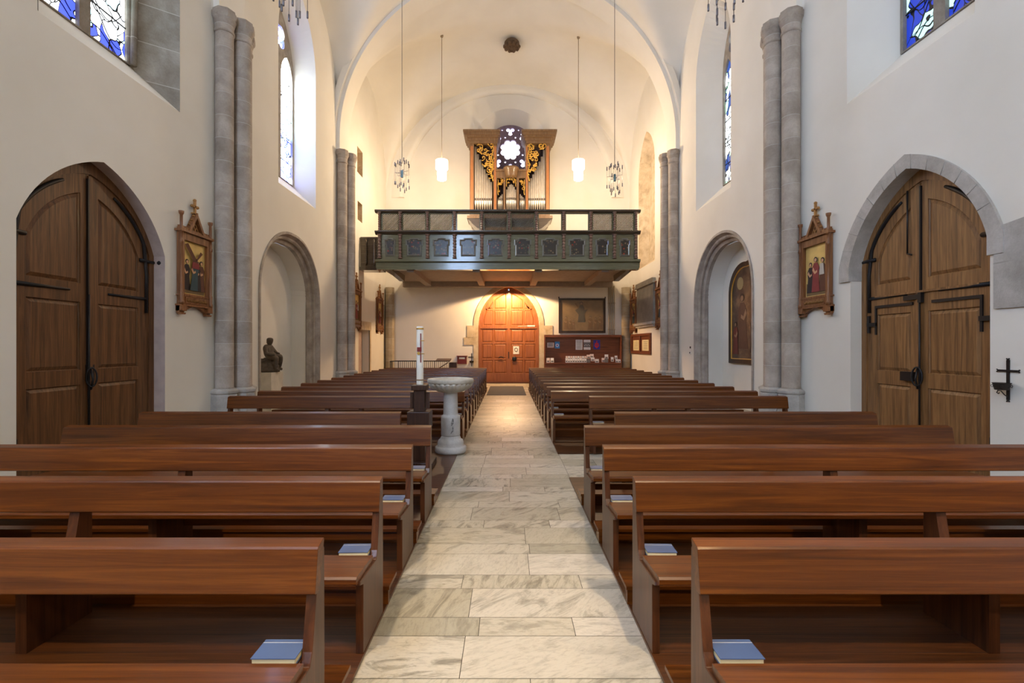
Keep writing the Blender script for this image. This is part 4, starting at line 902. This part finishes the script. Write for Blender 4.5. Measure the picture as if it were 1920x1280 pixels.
for i in range(10):
    x0, x1 = PX[i]+.09, PX[i+1]-.09; c = (x0+x1)/2; hw = (x1-x0)/2-.09
    z0, z1 = 4.9, 5.55; zk = 5.28
    def eared(k): return [(c-hw*.86+k, z0+k), (c+hw*.86-k, z0+k), (c+hw*.86-k, zk+k*.6), (c+hw-k, zk+k*.6), (c+hw-k, z1-.05-k), (c+hw*.6-k, z1-.05-k), (c+hw*.5-k, z1-k), (c-hw*.5+k, z1-k), (c-hw*.6+k, z1-.05-k), (c-hw+k, z1-.05-k), (c-hw+k, zk+k*.6), (c-hw*.86+k, zk+k*.6)]
    b = MB(); b.loft([l3(eared(0), .0), l3(eared(0), .03), l3(eared(.03), .045), l3(eared(.06), .02)], 0, True, mg); pf = B(b, 'panel_frame', plain('frame_grey', (112, 112, 104), .3, 0, .4))
    b = MB(); b.prism(eared(.05), .005, .015, 0, mg); o = b.build('flower_painting', FLW.m, pf); org = Vector(pf['org'])
    for v in o.data.vertices: v.co -= org
    if i not in (3, 6, 7):
        b = MB(); y = GY+.02; z0, z1 = 5.83, 6.43; st = .062; hh = z1-z0; ww = x1-x0
        for sgn, yy in ((1, .0), (-1, .008)):
            k = -hh
            while k < ww:
                a0 = max(0, k); a1 = min(ww, k+hh); 
                if a1-a0 > .02:
                    p = (a0, a0-k), (a1, a1-k); q = [(x0+(a if sgn > 0 else ww-a), z0+e) for a, e in p]
                    b.tube([(q[0][0], y+yy, q[0][1]), (q[1][0], y+yy, q[1][1])], .015, 4)
                k += st
        B(b, 'lattice', plain('lattice_grey', (96, 96, 88), .35, 0, .3))
    b = MB(); b.plate([(x0-.04, 5.79), (x1+.04, 5.79), (x1+.04, 6.47), (x0-.04, 6.47)], [[(x0, 5.84), (x1, 5.84), (x1, 6.42), (x0, 6.42)]], -.035, .0, 0, mg); B(b, 'opening_frame', GREEN)
b = MB(); b.box(-5.52, -4.7, GY+.7, GY+.78, 4.6, 5.72); b.box(-5.52, -4.7, GY+.66, GY+.82, 5.68, 5.75); b.box(-5.52, -4.7, GY+.6, GY+1.2, 4.5, 4.62); 
for x in (-5.3, -5.0): b.lathe([(.03, 4.7), (.04, 4.8), (.03, 4.95), (.045, 5.2), (.03, 5.5), (.04, 5.66)], (x, GY+.66, 0), 8)
B(b, 'side_parapet', GREEND)
b = MB()
for x in (-2.4, 2.3):
    for k in (-1, 1): b.lathe([(.03, -.12), (.06, -.08), (.06, -.02), (.02, 0)], (x+k*.07, GY+.3, 4.55), 8)
B(b, 'soffit_knobs', TWIST)

# ------------------------------------------------------------------ organ
OY = 20.1; S_ = OY/F
def ox(px): return (px-957)*S_+.11
def oz(py): return H+(CY-py)*S_
mo = lambda u, v, w: (u, OY-w, v)
t = thing('pipe_organ', 'carved oak pipe organ with gilded scrollwork standing on the gallery', 'organ', (.1, OY, 4.72)); B = lambda b, n, m, **k: b.build(n, m, t, world=True, **k)
b = MB(); b.box(ox(905), ox(1008), OY+.1, OY+1.0, 4.72, oz(425)); B(b, 'lower_case', ORGW)
for s_, (a, c_) in ((-1, (878, 905)), (1, (1008, 1034))):
    b = MB()
    x0, x1 = sorted((ox(a), ox(c_))); o_ = x0 if s_ < 0 else x1; i_ = x1 if s_ < 0 else x0
    b.prism([(o_, oz(407)), (o_, oz(412)), (o_-s_*.12, oz(416)), (o_-s_*.18, oz(420)), (o_-s_*.4, oz(428)), (i_, oz(432)), (i_, oz(407))], -.9, .08, 0, mo)
    B(b, 'corbel', GREEND)
b = MB(); b.box(ox(881), ox(1031), oz(408), oz(395), -.95, .06, 0, mo); b.box(ox(876), ox(1036), oz(410), oz(405), -.95, .1, 0, mo); B(b, 'base', ORGW)
zt, zb = oz(270), oz(397)
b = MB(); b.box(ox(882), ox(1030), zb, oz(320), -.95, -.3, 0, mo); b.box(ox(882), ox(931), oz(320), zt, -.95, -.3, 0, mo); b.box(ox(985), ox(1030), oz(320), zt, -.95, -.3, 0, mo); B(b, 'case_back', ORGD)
for a, c_ in ((881, 889), (925, 932), (985, 991), (1023, 1031)):
    b = MB(); b.box(ox(a), ox(c_), zb, zt, -.9 if a in (881, 1023) else -.3, .02, 0, mo); o = B(b, 'pilaster', ORGW)
    b = MB(); b.box(ox(a)+.04, ox(c_)-.04, zb+.1, zt-.1, .02, .032, 0, mo); q = b.build('inlay', ORGI, o)
    for v in q.data.vertices: v.co -= Vector(o['org'])
for a, c_ in ((873, 936), (981, 1040)):
    b = MB(); x0, x1 = ox(a), ox(c_); z = zt
    for k, (dz0, dz1, ov) in enumerate(((0, .1, .16), (.1, .22, .12), (.22, .3, .05), (.3, .42, .0), (.42, .5, -.04))):
        e = ov-.04; b.box(x0+e, x1-e*.6 if a < 900 else x1-e, z+dz0, z+dz1, -.9, .22-e, 0, mo)
    for k in range(11): u = x0+.1+k*(x1-x0-.2)/10; b.box(u-.03, u+.03, z+.33, z+.4, .2, .235, 1, mo)
    B(b, 'cornice', [ORGW, plain('dentil_red', (110, 52, 40), .5)])
b = MB(); b.box(ox(932), ox(985), oz(334), oz(322), -.3, .03, 0, mo); b.box(ox(930), ox(987), oz(322), oz(318), -.3, .08, 0, mo)
b.lathe([(.22, oz(334)), (.25, oz(330)), (.28, oz(322)), (.34, oz(319)), (.34, oz(316)), (.1, oz(315.5))], (ox(958.5), OY-.05, 0), 20); B(b, 'middle_cornice', ORGW)
for a, c_ in ((944, 948), (969, 973)): b = MB(); b.box(ox(a), ox(c_), zb, oz(334), -.2, .03, 0, mo); B(b, 'stile', ORGW)
def pipe(x, r, z0, z1, w=-.1):
    b = MB(); b.lathe([(r*.25, z0), (r, z0+.5), (r, z0+.52), (r, z1)], (x, OY-w, 0), 10); o = B(b, 'organ_pipe', TIN)
    b = MB(); b.box(x-r*.6, x+r*.6, OY-w-r*1.02, OY-w-r*.8, z0+.5, z0+.6); q = b.build('pipe_mouth', plain('mouth_shadow', (96, 88, 80), .5, .5), o)
    for v in q.data.vertices: v.co -= Vector(o['org'])
for k in range(8): 
    f_ = k/7; pipe(ox(891.5+4.55*k-.04*k*k), .062-.002*k, zb, oz(274+f_**.8*66), -.1)
    pipe(ox(1021-4.4*k+.04*k*k), .062-.002*k, zb, oz(280+f_**.8*60), -.1)
for k in range(7): pipe(ox(950.5+2.7*k), .03, zb, oz(356-5*math.cos((k-3)*.5)*2), -.02+.05*math.cos((k-3)*.5))
for k in range(4): pipe(ox(934+2.6*k), .028, zb, oz(372-3*k), -.08); pipe(ox(983.5-2.6*k), .028, zb, oz(372-3*k), -.08)
def carving(tri, n, seed, label='carved_scrollwork'):
    rr = random.Random(seed); b = MB(); (ax, ay), (bx, by), (cx_, cy_) = tri
    def inside():
        u, v = rr.random(), rr.random()
        if u+v > 1: u, v = 1-u, 1-v
        return ax+(bx-ax)*u+(cx_-ax)*v, ay+(by-ay)*u+(cy_-ay)*v
    # main stem along the long edge and spiral tendrils
    pts = [(ax+(cx_-ax)*t_+.04*n/26*math.sin(t_*14), ay+(cy_-ay)*t_, .03) for t_ in [i/18 for i in range(19)]]; b.tube(pts, .012+.016*n/26, 5, 0, mo)
    for k in range(n):
        x, y = inside(); r0 = rr.uniform(.06, .13)*(.35+.55*n/26); d = rr.choice((-1, 1)); a0 = rr.uniform(0, 6.28)
        b.tube([(x+r0*(1-i/14)*math.cos(a0+d*i*.55), y+r0*(1-i/14)*math.sin(a0+d*i*.55), .03+.01*math.sin(i)) for i in range(12)], [(.012+.014*math.sin(PI*i/11))*(.5+n/52) for i in range(12)], 5, 0, mo)
        b.tube([(x+r0*math.cos(a0), y+r0*math.sin(a0), .03), (x+r0*1.5*math.cos(a0-d*.5), y+r0*1.5*math.sin(a0-d*.5), .035), (x+r0*1.7*math.cos(a0-d), y+r0*1.7*math.sin(a0-d), .03)], [.02*(.4+n/44), .026*(.4+n/44), .006], 5, 0, mo)
    B(b, label, GOLD)
carving(((ox(924), zt-.02), (ox(891), zt-.03), (ox(923), oz(340))), 26, 3); carving(((ox(991), zt-.02), (ox(1022), zt-.03), (ox(991), oz(340))), 26, 4)
carving(((ox(934), oz(337)), (ox(943), oz(338)), (ox(934), oz(366))), 7, 5); carving(((ox(983), oz(337)), (ox(974), oz(338)), (ox(983), oz(366))), 7, 6)
carving(((ox(950), oz(336)), (ox(958), oz(336)), (ox(950), oz(350))), 4, 8); carving(((ox(967), oz(336)), (ox(960), oz(336)), (ox(967), oz(350))), 4, 9)

# ------------------------------------------------------------------ ceiling boss, pendant lamps, chandeliers
t = thing('ceiling_boss', 'dark carved rosette on the crown of the rear vault', 'boss', (.16, 18.7, 13.64)); b = MB()
b.lathe([(.1, -.14), (.2, -.12), (.3, -.02), (.3, .1), (.2, .2)], n=16); CB = plain('boss_brown', (92, 72, 52), .8)
for k in range(10): a = 2*PI*k/10; b.ball((.27*math.cos(a), .27*math.sin(a), -.04), .085, 0, 7, 5); b.ball((.14*math.cos(a+.3), .14*math.sin(a+.3), -.13), .06, 0, 6, 4)
b.build('carving', CB, t)
def pend(x, y, label):
    t = thing('pendant_lamp', label, 'pendant lamp', (x, y, 0), 'glowing pendant lamps above the gallery'); zt = vz(x, y, 15.62, YB+.02, 5.72, 5.25)
    b = MB(); b.tube([(0, 0, 8.72), (0, 0, zt)], .012, 5); b.lathe([(.05, zt-.06), (.06, zt)], n=8); b.build('cord', plain('cord_grey', (150, 132, 108), .5), t)
    b = MB(); b.lathe([(.18, 8.35), (.23, 8.37), (.23, 8.7), (.1, 8.75)], n=20); b.lathe([(.14, 7.96), (.17, 7.98), (.18, 8.34)], n=20)
    b.build('lamp_shade', plain('lamp_glow', (255, 250, 235), .5, 0, 0, (255, 236, 205), 14), t)
    lamp('POINT', 'pendant_lamp_bulb', (x, y-.0, 7.8), 430, (1, .71, .43), .12)
pend(-2.5, 17.8, 'glowing pendant lamp left of the organ'); pend(2.68, 17.8, 'glowing pendant lamp right of the organ')
def chandelier(x, y, z, label):
    t = thing('rod_chandelier', label, 'chandelier', (x, y, z), 'steel rod chandeliers of the nave'); top = 13.6 if y < 9 else 13.5
    b = MB(); b.tube([(0, 0, .3), (0, 0, top-z)], .008, 5); b.build('cable', plain('cable_grey', (120, 110, 100), .5), t)
    b = MB(); b.box(-.03, .03, -.03, .03, -.06, .12); b.build('hub', plain('hub_steel', (110, 140, 150), .3, .7), t)
    rr = random.Random(5)
    for k in range(12):
        a = 2*PI*k/12+.1; r = .2 if k % 2 else .11; c_ = (r*math.cos(a), r*math.sin(a)); zz = .05*((k % 3)-1)
        b = MB(); b.tube([(0, 0, zz+.03), (c_[0], c_[1], zz+.03)], .005, 4); zu = rr.uniform(.12, .26)+(.0 if k % 2 else .1); zd = -rr.uniform(.12, .26)-(.0 if k % 2 else .1)
        b.tube([(c_[0], c_[1], zd), (c_[0], c_[1], zu)], .004, 4)
        b.lathe([(.006, zd-.09), (.013, zd-.085), (.013, zd), (.005, zd+.004)], (c_[0], c_[1], 0), 8); b.lathe([(.006, zu), (.013, zu), (.013, zu+.09), (.01, zu+.1)], (c_[0], c_[1], 0), 8)
        b.build('rod_arm', CHROME, t)
    return t
chandelier(-2.77, 12.3, 6.15, 'steel rod chandelier hanging far left, in front of the gallery'); chandelier(2.8, 12.3, 6.05, 'steel rod chandelier hanging far right, in front of the gallery')
chandelier(-2.75, 5.95, 6.25, 'near steel rod chandelier cut off by the top edge, left'); chandelier(2.76, 5.95, 6.2, 'near steel rod chandelier cut off by the top edge, right')

# small fittings
b = MB(); b.box(14.2, 14.3, 1.42, 1.52, 0, .02, 0, mapR); b.box(14.22, 14.28, 1.45, 1.49, .02, .03, 1, mapR); b.box(14.22, 14.27, 1.6, 1.66, 0, .02, 1, mapR)
tag(b.build('light_switch', [WHITE, IRON], loc=mapR(14.25, 1.5, 0), world=True), 'small switch plate on right wall just beyond the painting niche', 'switch')
